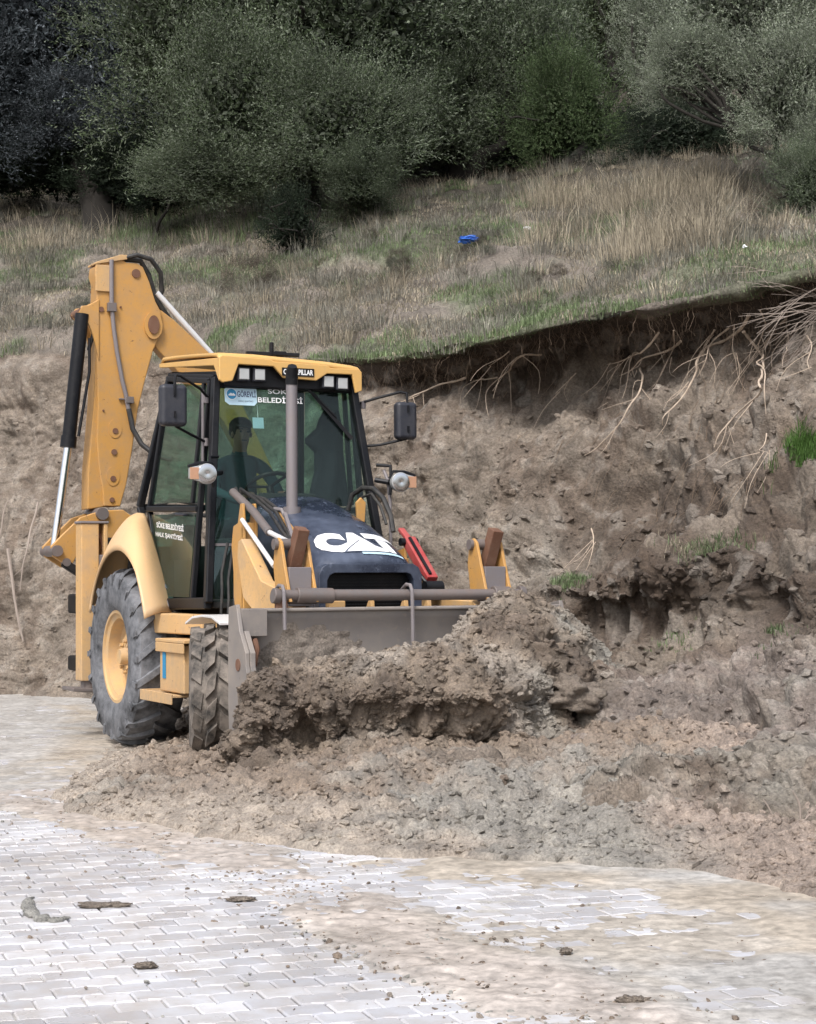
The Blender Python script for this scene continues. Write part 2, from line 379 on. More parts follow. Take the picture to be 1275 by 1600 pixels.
HC = {  # photo column: (row height in photo, distance in m) from the toe of the bank to the treeline
-1300: [(1060,24.4),(1010,24.8),(945,25.2),(865,25.6),(790,25.9),(715,26.2),(645,26.5),(595,26.7),(565,26.9),(525,27.6),(475,30),(425,33.5),(375,38)],
-300: [(1070,23),(1020,23.2),(950,23.6),(870,23.9),(790,24.1),(710,24.3),(640,24.6),(590,24.8),(560,25),(520,25.6),(470,27.5),(420,31),(370,35)],
0: [(1082,21.6),(1030,21.8),(960,22.1),(880,22.3),(800,22.5),(720,22.8),(640,23),(590,23.2),(560,23.5),(520,24),(460,26),(400,29),(350,33)],
250: [(1095,20.1),(1045,20.3),(980,20.6),(900,20.9),(820,21.1),(740,21.3),(660,21.6),(600,21.8),(575,21.8),(535,22.1),(480,24),(410,27),(345,32)],
480: [(1125,17.5),(1060,17.7),(990,17.9),(910,18.1),(830,18.3),(750,18.5),(670,18.7),(605,19.1),(568,18.7),(553,18.6),(500,20.5),(400,25),(320,29.5)],
640: [(1158,15.3),(1080,15.5),(1000,15.7),(920,15.9),(850,16.2),(770,16.6),(680,16.9),(605,17.4),(564,17.0),(546,16.9),(490,19),(400,23.5),(310,28.5)],
800: [(1200,13.2),(1110,13.8),(1030,14.2),(960,14.6),(880,15.1),(790,15.6),(690,16.1),(590,16.7),(537,16.1),(516,15.9),(460,18.5),(375,23),(295,28)],
900: [(1300,9.92),(1180,11.5),(1060,12.8),(985,13.9),(915,13.8),(830,14.9),(700,15.7),(575,16.3),(515,15.7),(497,15.5),(445,18),(360,23),(285,27.5)],
1000: [(1352,8.79),(1220,10.7),(1090,12.2),(985,13.5),(890,13.4),(820,14.5),(690,15.4),(560,16.1),(494,15.4),(476,15.2),(430,17.5),(350,22),(270,26.5)],
1120: [(1364,8.56),(1240,10.0),(1110,11.4),(955,13.0),(865,12.9),(800,13.9),(680,14.9),(540,15.8),(467,15.1),(450,14.9),(410,17),(335,21.5),(262,25.5)],
1275: [(1405,7.87),(1290,8.8),(1160,9.9),(1000,11.3),(900,12.0),(790,12.9),(650,14),(510,15.0),(430,14.4),(415,14.2),(385,16.5),(330,20.5),(280,24)],
1500: [(1500,6.63),(1380,7.4),(1220,8.6),(1020,10.3),(900,11.1),(770,12),(600,13.2),(450,14.1),(392,13.6),(375,13.4),(345,15.5),(300,19.5),(260,23)],
2300: [(1900,4.0),(1700,5),(1450,6.2),(1100,8),(900,9),(720,10),(500,11),(330,12.1),(280,11.7),(260,11.5),(250,13.5),(230,17),(220,21)]}
keys = sorted(HC)
G = np.array([[px(k, y, D) for y, D in HC[k]] for k in keys])              # (cols, rows, 3)
pre = G[:, :1] + np.array([0, -.35, -.25]); Kr = G[:, -1:]
G = np.concatenate([pre, G, Kr+np.array([0, 12, 4.0]), Kr+np.array([0, 40, 14.0]), Kr+np.array([0, 160, 30.0])], 1)
G[:, 8, 1] += np.interp(keys, [400, 700], [0, .02])
def catmull(A, t):                              # A (n,...), t in [0, n-1]
    n = len(A); i = np.clip(np.floor(t).astype(int), 0, n-2); u = (t-i).reshape(-1, *([1]*(A.ndim-1)))
    p0, p1, p2, p3 = A[np.maximum(i-1, 0)], A[i], A[i+1], A[np.minimum(i+2, n-1)]
    m1, m2 = (p2-p0)*.5, (p3-p1)*.5
    return (2*u**3-3*u**2+1)*p1+(u**3-2*u**2+u)*m1+(-2*u**3+3*u**2)*p2+(u**3-u**2)*m2
def refine(t, it=1): return t
# columns: uniform in photo x inside the view, sparse outside
xs = np.concatenate([np.linspace(-1300, -60, 50)[:-1], np.linspace(-60, 1335, 730), np.linspace(1335, 2300, 50)[1:]])
# monotone column parameter with linear key interpolation, smoothed by blending neighbours
tk = np.interp(xs, keys, np.arange(len(keys)))
NR = [6, 74, 76, 66, 60, 50, 48, 46, 40, 16, 40, 44, 40, 12, 8, 4]
tr_ = np.concatenate([np.linspace(i, i+1, n, endpoint=False) for i, n in enumerate(NR)]+[[16.0]])
tr_ = tr_[tr_ <= G.shape[1]-1]
H = catmull(G, tk)                               # (nx, rows, 3)
H = np.swapaxes(catmull(np.swapaxes(H, 0, 1), tr_), 0, 1)   # (nx, nr, 3)
nx, nr = H.shape[:2]
dx = np.gradient(H, axis=0); dy = np.gradient(H, axis=1); Nn = np.cross(dx, dy); Nn /= np.linalg.norm(Nn, axis=2, keepdims=True)+1e-9
if Nn[nx//2, 200, 1] > 0: Nn = -Nn
T = np.broadcast_to(tr_, (nx, nr)); PXc = np.broadcast_to(xs[:, None], (nx, nr))
P = H.reshape(-1, 3); n_ = Nn.reshape(-1, 3); t_ = T.ravel(); xc = PXc.ravel()
# rows: 1 toe .. 5 ledge top .. 8 undercut, 9 lip under, 10 lip top, 13 treeline
warp = P + .25*np.stack([vn(P, 1.1, 9), vn(P, 1.1, 5), vn(P, 1.1, 7)], 1)
face = sst(.6, 1.3, t_)*(1-sst(9.2, 9.9, t_))
slope = sst(9.6, 10.3, t_)
right = sst(760, 960, xc)
low = (1-sst(4.2, 5.4, t_))*right
face *= 1-.75*np.exp(-((t_-9.2)/.8)**2)
lft = 1-sst(760, 1020, xc)
D_ = face*(.26*fbm(warp, .55, 2, 1) + (.17-.09*lft)*fbm(warp, 1.5, 3, 2) - .045*lft*lump(warp, 3.2, 4, 3, .5) + (.085-.05*low)*lump(warp, 3.2, 4, 3, .5))
streak = fbm(warp*np.array([1, 1, .25]), 4.2, 4, 12)
D_ += face*(1-low)*.06*streak
D_ += face*low*(.060*lump(warp, 4.2, 3, 6, .6))
# crumbly steps in the lower right slump
D_ += low*face*.08*np.abs(vn(warp, 1.3, 30))
D_ += slope*(.16*fbm(P, .7, 4, 4) + .035*lump(P, 3.5, 3, 8))
lipn = np.exp(-((t_-9.6)/.7)**2)
D_ += lipn*(.05*vn(P, 1.0, 21) + .03*vn(P, 2.6, 22)+.012*vn(P, 8., 23))
D_ *= sst(0, .9, t_)
D_ *= 1-.0*t_
Q = P + n_*D_[:, None]
Q[:, 2] += lipn*.0
Hs = Q.reshape(nx, nr, 3)
# albedo of the earth and of the thatch on the slope, with tree shade painted in
nz = fbm(P, .8, 4, 40); nz2 = fbm(P, 2.6, 4, 44); nz3 = fbm(P, 7, 3, 48)
tan = np.array([.295, .246, .20]); brown = np.array([.135, .100, .076]); humus = np.array([.060, .042, .030]); grey = np.array([.30, .285, .25]); pinkg = np.array([.27, .225, .20])
C = tan[None]*np.ones((len(P), 1))
def mixin(C, c, f): f = np.clip(f, 0, 1)[:, None]; return C*(1-f)+np.asarray(c)[None]*f
C = mixin(C, brown, sst(-.1, .6, nz2)*.7)
C = mixin(C, humus, sst(7.6, 8.4, t_+.7*nz2+.4*nz3)*(1-sst(9.1, 9.35, t_))*sst(300, 520, xc)*.95)
C = mixin(C, brown*.8, sst(-.35, .15, nz*.7+.5*nz2+.25*np.exp(-((t_-5.9)/.9)**2))*sst(800, 960, xc+60*nz2)*(1-sst(6.3, 7.2, t_+.5*nz2))*sst(3.6, 4.6, t_)*.9)
C = mixin(C, brown, sst(.1, .5, nz2)*sst(820, 980, xc)*(1-sst(3.5, 4.5, t_))*.7)
C = mixin(C, humus*1.25, np.exp(-((t_-4.5)/.55)**2)*sst(850, 930, xc)*(1-sst(1190, 1300, xc))*.95)
C = mixin(C, pinkg, low*sst(-.3, .3, nz)*(1-sst(3.6, 4.3, t_))*.8)
C = mixin(C, grey, low*sst(.05, .45, fbm(P, .9, 4, 60))*(1-sst(3.0, 4.2, t_))*.8)
C = mixin(C, grey, np.exp(-(((xc-830)/45)**2+((t_-5.4)/.6)**2))*.7*sst(-.4, .3, nz2))
C = mixin(C, np.array([.36, .335, .30]), sst(.25, .6, nz3)*.3*(t_ < 9))
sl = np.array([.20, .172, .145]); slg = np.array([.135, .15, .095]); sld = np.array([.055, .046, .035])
C = mixin(C, sl, sst(9.1, 9.4, t_))
C = mixin(C, slg, sst(9.1, 9.4, t_)*sst(-.3, .3, nz-.2*nz2)*.85)
C = mixin(C, sld, sst(11.9, 12.9, t_+.4*nz)*.95)  # leaf litter, darkened further to put shade under the trees into the colour
C *= (.87+.20*nz2+.18*nz3)[:, None]*np.where(t_ < 9.6, 1, 1.1)[:, None]
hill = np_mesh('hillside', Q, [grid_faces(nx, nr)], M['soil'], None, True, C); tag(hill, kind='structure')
_gx, _gy = project(Q); vis = (t_ > .5) & (t_ < 13.9)
_ii = np.where(vis)[0]
def on_bank(x, y, off=.03):
    """point of the bank seen near photo pixel x, y (nearest layer), lifted off the face"""
    d = (_gx[_ii]-x)**2+(_gy[_ii]-y)**2; c = _ii[d < max(12, d.min()+8)]
    k = c[np.argmin(Q[c, 1])]; return Q[k]+n_[k]*off

# ------------------------------------------------------------------ road bed, pavers, mud film
rb = MB(); rb.b2((-12, -3, -.075), (9, 23.5, -.030)); tag(rb.build('road', M['film'], None, 0, 0), kind='structure')
me = bpy.data.objects['road'].data
a = me.color_attributes.new('tint', 'FLOAT_COLOR', 'POINT'); a.data.foreach_set('color', np.tile([.16, .13, .105, 1], len(me.vertices)).astype(np.float32))
PA = rad(19); ca, sa = math.cos(PA), math.sin(PA); PW, PD = .160, .134
def paver_mesh(simple=False):
    z = .010; h_ = PW/2; pts = [(-h_, 0), (-h_/2, z), (0, 0), (h_/2, z), (h_, 0), (h_, PD), (h_/2, PD+z), (0, PD), (-h_/2, PD+z), (-h_, PD)]
    def ring(ins, h):
        c = Vector((0, PD/2)); out = []
        n = len(pts)
        for i, p in enumerate(pts):
            a_, b_, c_ = Vector(pts[i-1]), Vector(p), Vector(pts[(i+1) % n])
            d1 = (b_-a_).normalized(); d2 = (c_-b_).normalized(); n1 = Vector((-d1.y, d1.x)); n2 = Vector((-d2.y, d2.x)); m_ = (n1+n2).normalized()
            q = b_+m_*ins/max(.5, m_.dot(n1)); out.append((q.x, q.y, h))
        return out
    n = len(pts); V = ring(.0028, -.03)+ring(.0028, -.006)+ring(.0085, 0)
    Fc = []
    for k in (0, 1): Fc += [(k*n+i, k*n+(i+1) % n, (k+1)*n+(i+1) % n, (k+1)*n+i) for i in range(n)]
    return V, Fc+[tuple(range(2*n, 3*n))]
pv, pf = paver_mesh()
pme = bpy.data.meshes.new('paver'); pme.from_pydata(pv, [], pf); pme.materials.append(M['paver'])
# outline of the mud spilled over the road (world x, y), seen from the road side
edge_px = [(-400, 1068), (-60, 1076), (60, 1082), (140, 1088), (178, 1120), (190, 1165), (150, 1188), (100, 1212), (82, 1240), (110, 1262), (160, 1280), (230, 1296), (310, 1312), (400, 1320), (470, 1328), (560, 1340), (700, 1348), (850, 1350), (1000, 1354), (1110, 1362), (1190, 1382), (1275, 1410), (1400, 1460), (1600, 1560)]
EDGE = np.array([gnd(x, y)[:2] for x, y in edge_px])
poly = np.vstack([EDGE, [[8, 4], [14, 10], [14, 40], [-30, 40]]])
def inside(p):
    x, y = p[:, 0], p[:, 1]; r = np.zeros(len(p), bool); n = len(poly)
    for i in range(n):
        x1, y1 = poly[i]; x2, y2 = poly[(i+1) % n]
        c = ((y1 > y) != (y2 > y)); r ^= c & (x < (x2-x1)*(y-y1)/(y2-y1+1e-12)+x1)
    return r
def dist_edge(p):
    d = np.full(len(p), 1e9)
    for i in range(len(EDGE)-1):
        a_, b_ = EDGE[i], EDGE[i+1]; ab = b_-a_; t = np.clip(((p-a_)@ab)/(ab@ab), 0, 1); d = np.minimum(d, np.linalg.norm(p-(a_+t[:, None]*ab), axis=1))
    return np.where(inside(p), d, -d)
cand = []
for r in range(-20, 190):
    for c in range(-90, 90):
        u = (c+.5*(r % 2))*PW; v = r*PD; x, y = ca*u-sa*v, sa*u+ca*v+4.0
        cand.append((x, y))
cand = np.array(cand); de = dist_edge(cand)
keep = (de < .35) & (cand[:, 1] > 3.4) & (cand[:, 1] < 22.5) & (np.abs(cand[:, 0]) < cand[:, 1]*.235+1.3)
cand = cand[keep]; P3 = np.c_[cand, np.zeros(len(cand))]; gx, gy = project(P3)
vis_ = (gx > -40) & (gx < 1315) & (gy < 1630); order = np.argsort(np.where(vis_, cand[:, 1], 1e3))
road = bpy.data.objects['road']
rest = []
rr = random.Random(3)
for rank, k in enumerate(order):
    x, y = cand[k]; z = rr.gauss(0, .0018)+.006*vn(np.array([[x, y, 0]]), .9, 3)[0]; e = (rr.gauss(0, .006), rr.gauss(0, .006), PA+rr.gauss(0, .004))
    if rank < 300:
        o = bpy.data.objects.new('paver', pme); COL.objects.link(o); o.parent = road; o.location = (x, y, z); o.rotation_euler = e
    else:
        rest.append((x, y, z, e))
V0 = np.array(pv); Vs = []; Fs = [[], []]
q4 = np.array([f for f in pf if len(f) == 4]); q10 = np.array([f for f in pf if len(f) == 10])
for i, (x, y, z, e) in enumerate(rest):
    Rm = np.array(Euler(e).to_matrix()); Vs.append(V0@Rm.T+[x, y, z]); Fs[0].append(q4+i*len(V0)); Fs[1].append(q10+i*len(V0))
o = np_mesh('paver_field', np.vstack(Vs), [np.vstack(Fs[0]), np.vstack(Fs[1])], M['paver'], road, False); o['kind'] = 'stuff'

def dseg(p, pts):
    d = np.full(len(p), 1e9)
    for a_, b_ in zip(pts[:-1], pts[1:]):
        a_, b_ = np.array(a_), np.array(b_); ab = b_-a_; t = np.clip(((p-a_)@ab)/(ab@ab), 0, 1); d = np.minimum(d, np.linalg.norm(p-(a_+t[:, None]*ab), axis=1))
    return d
def sheet(x0, x1, y0, y1, nxs, nys):
    yy = np.exp(np.linspace(math.log(y0), math.log(y1), nys)); s = np.linspace(0, 1, nxs)
    X = []; 
    for y in yy: X.append(np.c_[np.interp(s, [0, 1], [max(x0, -.25*y-1.2), min(x1, .25*y+1.0)]), np.full(nxs, y)])
    return np.array(X).reshape(-1, 2), nys, nxs
p2, a_, b_ = sheet(-8, 4, 4.2, 23, 360, 620); P3 = np.c_[p2, np.zeros(len(p2))]
gx, gy = project(P3); de = dist_edge(p2)
track = [gnd(x, y)[:2] for x, y in [(60, 1245), (130, 1275), (230, 1305), (330, 1335), (420, 1375), (520, 1420), (640, 1475), (770, 1530), (900, 1590), (1050, 1680)]]
dt = dseg(p2, track); wv = fbm(P3, 1.3, 4, 70); wf = fbm(P3, 6, 4, 71)
band = 1-sst(.16, .42, dt+.12*wv)
far = sst(10.6, 12.2, p2[:, 1]+.9*wv)
nearmud = 1-sst(.25, .75, -de+.25*wv)
rightpool = sst(.1, .4, -(gx*0)+(p2[:, 0]-(-.35+.0*p2[:, 1]))*1.0 - .45*np.abs(p2[:, 1]-7.6)+.35+.25*wv)*sst(5.2, 5.9, p2[:, 1]+.3*wv)
cover = np.clip(band*.95+far*1.1+nearmud*.55+rightpool*.80, 0, 1.3)
zf = -.016+cover*.0185+.0045*wf*(cover > .05)+band*.006*lump(P3, 9, 3, 72)+.0022*fbm(P3, 14, 3, 74)
zf = np.where(de > .3, -.02, zf)
tanf = np.array([.41, .36, .30]); gryf = np.array([.41, .395, .375]); pkf = np.array([.44, .385, .345])
Cf = np.tile(gryf, (len(p2), 1)); Cf = mixin(Cf, tanf, np.clip(nearmud*1.2+rightpool*.7, 0, 1)*sst(-.5, .3, wv)); Cf = mixin(Cf, pkf, band*.8)
Cf *= (1+.10*wf)[:, None]
o = np_mesh('mud_film', np.c_[p2, zf], [grid_faces(a_, b_)[:, ::-1]], M['film'], None, True, Cf)
tag(o, 'thin tan film of wet mud smeared over the grey pavers', 'mud', kind='stuff')

# ------------------------------------------------------------------ mud spilled round the machine
p2, a_, b_ = sheet(-4.5, 4.6, 7.4, 17.5, 640, 620); P3 = np.c_[p2, np.zeros(len(p2))]; de = dist_edge(p2)
wv = fbm(P3, 1.1, 4, 80); wf = fbm(P3, 5, 4, 81)
dd = de+.10*wv+.035*wf
rise = np.where(dd > 0, 1-np.exp(-np.maximum(dd, 0)/.55), 0)
zc = rise*(.13+.05*sst(.8, 2.2, dd))+.028*sst(0, .03, dd)
# rougher, higher ground close to the bucket
XB = np.array([-.05, 12.2]); nb = np.exp(-(((p2[:, 0]-.3)/1.9)**2+((p2[:, 1]-11.3)/1.5)**2))
zc = zc+rise*.13*nb+.18*sst(.3, 1.8, p2[:, 0]-.2+.0)*rise*sst(9.2, 12, p2[:, 1])
rough = sst(.0, .5, dd)
zc += rough*(.045*fbm(P3, 2.2, 3, 82)+.034*lump(P3, 5.5, 3, 83, .6)+.012*lump(P3, 12, 2, 84, .6)*(.7+nb))+sst(0, .12, dd)*.010*lump(P3, 11, 3, 85)
# wheel ruts left flat beside the rear tyre
zc = np.where(dd > 0, zc, -.03-.05*sst(0, -.3, dd)*0)
wheel = np.exp(-(((p2[:, 0]+2.35)/.5)**2+((p2[:, 1]-15.0)/1.6)**2)); zc = zc*(1-.9*wheel)
gx, gy = project(np.c_[p2, zc])
br = np.array([.255, .20, .155]); gr = np.array([.30, .285, .255]); lt = np.array([.40, .345, .29]); pk = np.array([.33, .265, .22])
Cm = np.tile(br, (len(p2), 1))
Cm = mixin(Cm, lt, (1-sst(.15, .8, dd+.2*wv))*.8)
gz = np.exp(-(((p2[:, 0]-.75)/1.15)**2+((p2[:, 1]-9.9)/1.35)**2))
Cm = mixin(Cm, gr, sst(.1, .75, gz+.30*wv+.2*wf)*.85)
Cm = mixin(Cm, pk, sst(1.3, 1.8, p2[:, 0]+.3*wv))
Cm *= (.96+.22*fbm(P3, 9, 3, 86))[:, None]
o = np_mesh('mud_spill', np.c_[p2, zc], [grid_faces(a_, b_)[:, ::-1]], M['mud'], None, True, Cm)
tag(o, 'churned grey brown mud spread in front of the loader bucket', 'mud', kind='stuff')

# ------------------------------------------------------------------ the heap pushed by the bucket
HP = {  # photo column: rows (y, D): back top, crest, upper face, bulge, undercut, tuck, foot
362: [(1180,11.75),(1150,11.70),(1140,11.6),(1160,11.5),(1180,11.5),(1190,11.55),(1210,11.4)],
385: [(1085,11.95),(1065,11.75),(1085,11.5),(1130,11.35),(1170,11.4),(1190,11.55),(1215,11.2)],
430: [(1052,12.2),(1045,11.85),(1062,11.6),(1100,11.4),(1150,11.48),(1182,11.5),(1205,11.2)],
500: [(1048,12.3),(1040,11.9),(1058,11.6),(1095,11.35),(1138,11.48),(1168,11.5),(1215,11.1)],
560: [(1035,12.4),(1025,12.0),(1045,11.6),(1085,11.3),(1128,11.5),(1155,11.6),(1225,10.9)],
620: [(1022,12.5),(1010,12.1),(1040,11.6),(1085,11.3),(1130,11.5),(1160,11.5),(1225,10.8)],
690: [(1005,12.6),(995,12.2),(1035,11.6),(1090,11.2),(1140,11.4),(1165,11.3),(1235,10.5)],
745: [(975,12.7),(962,12.3),(1020,11.7),(1085,11.2),(1150,11.5),(1175,11.4),(1240,10.4)],
800: [(958,12.8),(948,12.5),(1010,11.9),(1080,11.4),(1140,11.5),(1175,11.2),(1235,10.5)],
860: [(955,13.0),(948,12.7),(1010,12.2),(1070,11.8),(1120,11.7),(1160,11.5),(1215,10.9)],
920: [(1005,13.4),(995,13.1),(1030,12.7),(1075,12.3),(1110,12.1),(1150,11.8),(1190,11.3)],
1000: [(1085,13.2),(1075,13.0),(1090,12.7),(1110,12.4),(1130,12.2),(1160,11.9),(1190,11.5)],
1050: [(1150,12.9),(1140,12.7),(1140,12.5),(1150,12.3),(1165,12.0),(1180,11.8),(1200,11.6)]}
hk = sorted(HP); G2 = np.array([[px(k, y, D) for y, D in HP[k]] for k in hk])
back = G2[:, :1]+np.array([0, .35, -.35]); foot = G2[:, -1:]+np.array([0, -.3, -.25]); G2 = np.concatenate([back, G2, foot], 1)
hx = np.linspace(362, 1050, 640); A = catmull(G2, np.interp(hx, hk, np.arange(len(hk))))
tt = np.linspace(0, G2.shape[1]-1, 420); A = np.swapaxes(catmull(np.swapaxes(A, 0, 1), tt), 0, 1)
nn = np.cross(np.gradient(A, axis=0), np.gradient(A, axis=1)); nn /= np.linalg.norm(nn, axis=2, keepdims=True)+1e-9
if nn[320, 150, 1] > 0: nn = -nn
Pm = A.reshape(-1, 3); nm = nn.reshape(-1, 3)
rowp = np.broadcast_to(tt, (640, 420)).ravel()
wp = Pm+.10*np.stack([vn(Pm, 3, 1), vn(Pm, 3, 2), vn(Pm, 3, 3)], 1)
dsp = .07*fbm(wp, 1.5, 2, 90)+.060*lump(wp, 2.6, 2, 91)+.050*lump(wp, 5., 3, 92, .5)+.013*lump(wp, 15, 2, 93, .5)-.02
dsp *= 1-.45*np.exp(-((rowp-2)/.7)**2)
cav = np.zeros(len(Pm)); cx, cy = project(Pm)
for x, y, rx, ry, s in [(500, 1152, 50, 15, .10), (615, 1142, 14, 10, .18), (735, 1168, 30, 11, .26), (905, 1100, 18, 20, .12), (690, 1110, 26, 10, .12), (640, 1060, 22, 8, .08), (800, 1040, 20, 9, .09), (860, 1000, 18, 8, .07)]:
    cav += s*np.exp(-(((cx-x)/rx)**2+((cy-y)/ry)**2))
dsp = dsp-cav
Hq = Pm+nm*dsp[:, None]
Ch = np.tile(np.array([.245, .195, .15]), (len(Pm), 1)); wq = fbm(Pm, 2.2, 4, 95); wz = fbm(Pm, 9, 3, 96)
Ch = mixin(Ch, [.34, .295, .25], sst(.05, .6, wq)*.8); Ch = mixin(Ch, [.14, .105, .08], sst(.1, .6, -wq)*.7)
Ch = mixin(Ch, [.35, .345, .31], sst(840, 960, cx+60*wq)*.8); Ch *= (.86+.28*wz)[:, None]
o = np_mesh('soil_heap', Hq, [grid_faces(640, 420)], M['mud'], None, True, Ch)
tag(o, 'big lumpy heap of wet brown soil pushed up inside the loader bucket', 'soil heap')

# clods
def clod_mesh(seed, sub=3, amp=.35):
    bm = bmesh.new(); bmesh.ops.create_icosphere(bm, subdivisions=sub, radius=1)
    V = np.array([v.co[:] for v in bm.verts]); Fc = np.array([[v.index for v in f.verts] for f in bm.faces]); bm.free()
    V = V*(1+amp*(.6*fbm(V+seed*9.1, 1.2, 2, seed)+.5*lump(V+seed*3.3, 2.4, 3, seed+1, .6)))[:, None]
    return V*np.array([1, .85, .62]), Fc
CL = [clod_mesh(k, 1, .75) for k in range(8)]; CM = [clod_mesh(k+20, 2, .7) for k in range(6)]
def scatter(name, items, lib, m, label, cat, seed=1, col=None, cols=None):
    rg = np.random.default_rng(seed); Vs, Fs, Cs, n = [], [], [], 0
    for ii, (p, s) in enumerate(items):
        V, Fc = lib[rg.integers(len(lib))]; e = Euler(rg.random(3)*[.6, .6, 6.28]); V = (V*s*(1+.3*rg.standard_normal(3)*.5))@np.array(e.to_matrix()).T+p
        Vs.append(V); Fs.append(Fc+n); n += len(V)
        if cols is not None: Cs.append(np.tile(cols[ii]*(.85+.3*rg.random()), (len(V), 1)))
        elif col is not None: Cs.append(np.tile(np.array(col[rg.integers(len(col))])*(.8+.4*rg.random()), (len(V), 1)))
    o = np_mesh(name, np.vstack(Vs), [np.vstack(Fs)], m, None, False, np.vstack(Cs) if Cs else None); tag(o, label, cat, kind='stuff'); return o
rg = np.random.default_rng(4); items = []
zi = zc
sel = np.where(dd > .02)[0]
cl_ = []
for k in rg.choice(sel, 17000): items.append((np.array([p2[k, 0], p2[k, 1], zc[k]+.002]), .007+.021*rg.random()**2.2)); cl_.append(Cm[k])
for k in rg.choice(sel, 260): items.append((np.array([p2[k, 0], p2[k, 1], zc[k]]), .025+.03*rg.random()**2)); cl_.append(Cm[k])
brs = [(.25, .195, .15), (.33, .28, .235), (.36, .35, .32), (.20, .155, .12)]
scatter('mud_crumb', items, CL, M['mud'], 'loose crumbs and lumps of mud lying on the spilled mud', 'mud crumbs', 5, brs, cl_)
items = []; cl_ = []
for k in rg.choice(len(Hq), 8000): 
    if nm[k, 2] > -2: items.append((Hq[k], .007+.026*rg.random()**2.5)); cl_.append(Ch[k])
scatter('heap_crumb', items, CM, M['mud'], 'small lumps of soil stuck on the pushed heap', 'soil lumps', 6, brs, cl_)
items = []
tr2 = np.array(track)
for k in range(2600):
    i = rg.integers(len(tr2)-1); f = rg.random(); q = tr2[i]*(1-f)+tr2[i+1]*f; q = q+rg.standard_normal(2)*np.array([.22, .16])
    if q[1] > 4 : items.append((np.array([q[0], q[1], .002]), .003+.011*rg.random()**3))
for k in range(850):
    q = np.array([rg.uniform(-2.2, 2.0)-.4*rg.random(), rg.uniform(4.6, 11)]); 
    if dist_edge(q[None])[0] < 0: items.append((np.array([q[0], q[1], .002]), .0025+.010*rg.random()**4))
scatter('road_crumb', items, CL, M['mud'], 'small bits of dried mud scattered over the pavers', 'mud crumbs', 8, brs)
items = []
fs = np.where((t_ > 1.1) & (t_ < 7.5) & (xc > -50) & (xc < 1320))[0]
cl_ = []
for k in rg.choice(fs, 13000): items.append((Q[k], (.007+.040*rg.random()**5)*(1.0 if xc[k] > 780 else .6))); cl_.append(C[k])
scatter('bank_crumb', items, CL, M['mud'], 'loose earth lumps lying on the cut bank', 'soil lumps', 9, None, cl_)
# single clods
def clod(x, y, z, s, label, seed, shape=(1, 1, 1), rz=0, sub=4):
    V, Fc = clod_mesh(seed, sub, .45); V = V*np.array(s)
    o = np_mesh('mud_clod', V, [Fc], M['clod'], None, True); o.location = (x, y, z); o.rotation_euler = (0, 0, rz); tag(o, label, 'mud clod'); return o
q = gnd(740, 1238); q = px(738, 1205, 10.9)
clod(q[0], q[1], q[2]-.02, (.27, .2, .24), 'large dark brown clod of soil at the foot of the heap', 40)
q = px(895, 1085, 11.9); clod(q[0], q[1], q[2], (.17, .2, .16), 'rounded brown clod on the right shoulder of the heap', 41)
q = px(1060, 960, 13.1); 
arc = [gnd(x, y, .008) for x, y in [(50, 1402), (42, 1415), (50, 1428), (66, 1438), (85, 1440), (108, 1433)]]
mbx = MB(); ac = np.array(arc); ta = np.linspace(0, 5, 40); AC = np.stack([np.interp(ta, range(6), ac[:, k]) for k in range(3)], 1); mbx.tube([tuple(p) for p in AC], [float(.024*(1-.5*abs(u/2.5-1)**3)*(1+.35*vn(np.array([[u*3, 0, 0.]]), 1, 3)[0])) for u in ta], 12)
Va = np.array(mbx.v); Va = Va+.010*np.stack([lump(Va, 22, 3, 1), lump(Va, 22, 3, 2), lump(Va, 22, 3, 4)], 1); Va[:, 2] = np.maximum(Va[:, 2], -.005)*.65; mbx.v = [tuple(p) for p in Va]
M['clod_grey'] = soilmat('grey_clod', (.25, .245, .225), (.32, .31, .285), (.40, .385, .355), 22, 1.0, .85, tint=False)
tag(mbx.build('mud_clod', M['clod_grey']), 'curved grey clod of mud on the pavers at the left', 'mud clod')
q = gnd(165, 1418); clod(q[0], q[1], .008, (.10, .05, .022), 'flat tan clod of mud on the pavers beside the curved grey one', 43)
q = gnd(228, 1512); clod(q[0], q[1], .008, (.035, .025, .022), 'small lone dark clod on the pavers at the bottom left', 44)
q = gnd(885, 1490); clod(q[0], q[1], .008, (.022, .02, .018), 'tiny dark clod on the wet pavers at the right', 45)
q = gnd(990, 1568); clod(q[0], q[1], .010, (.05, .03, .022), 'dark clod on the muddy strip at the bottom right', 46)
q = gnd(375, 1408); clod(q[0], q[1], .008, (.06, .04, .016), 'flat clod of mud on the pavers beside the muddy strip', 47)
q = px(1075, 1278, 9.3); 
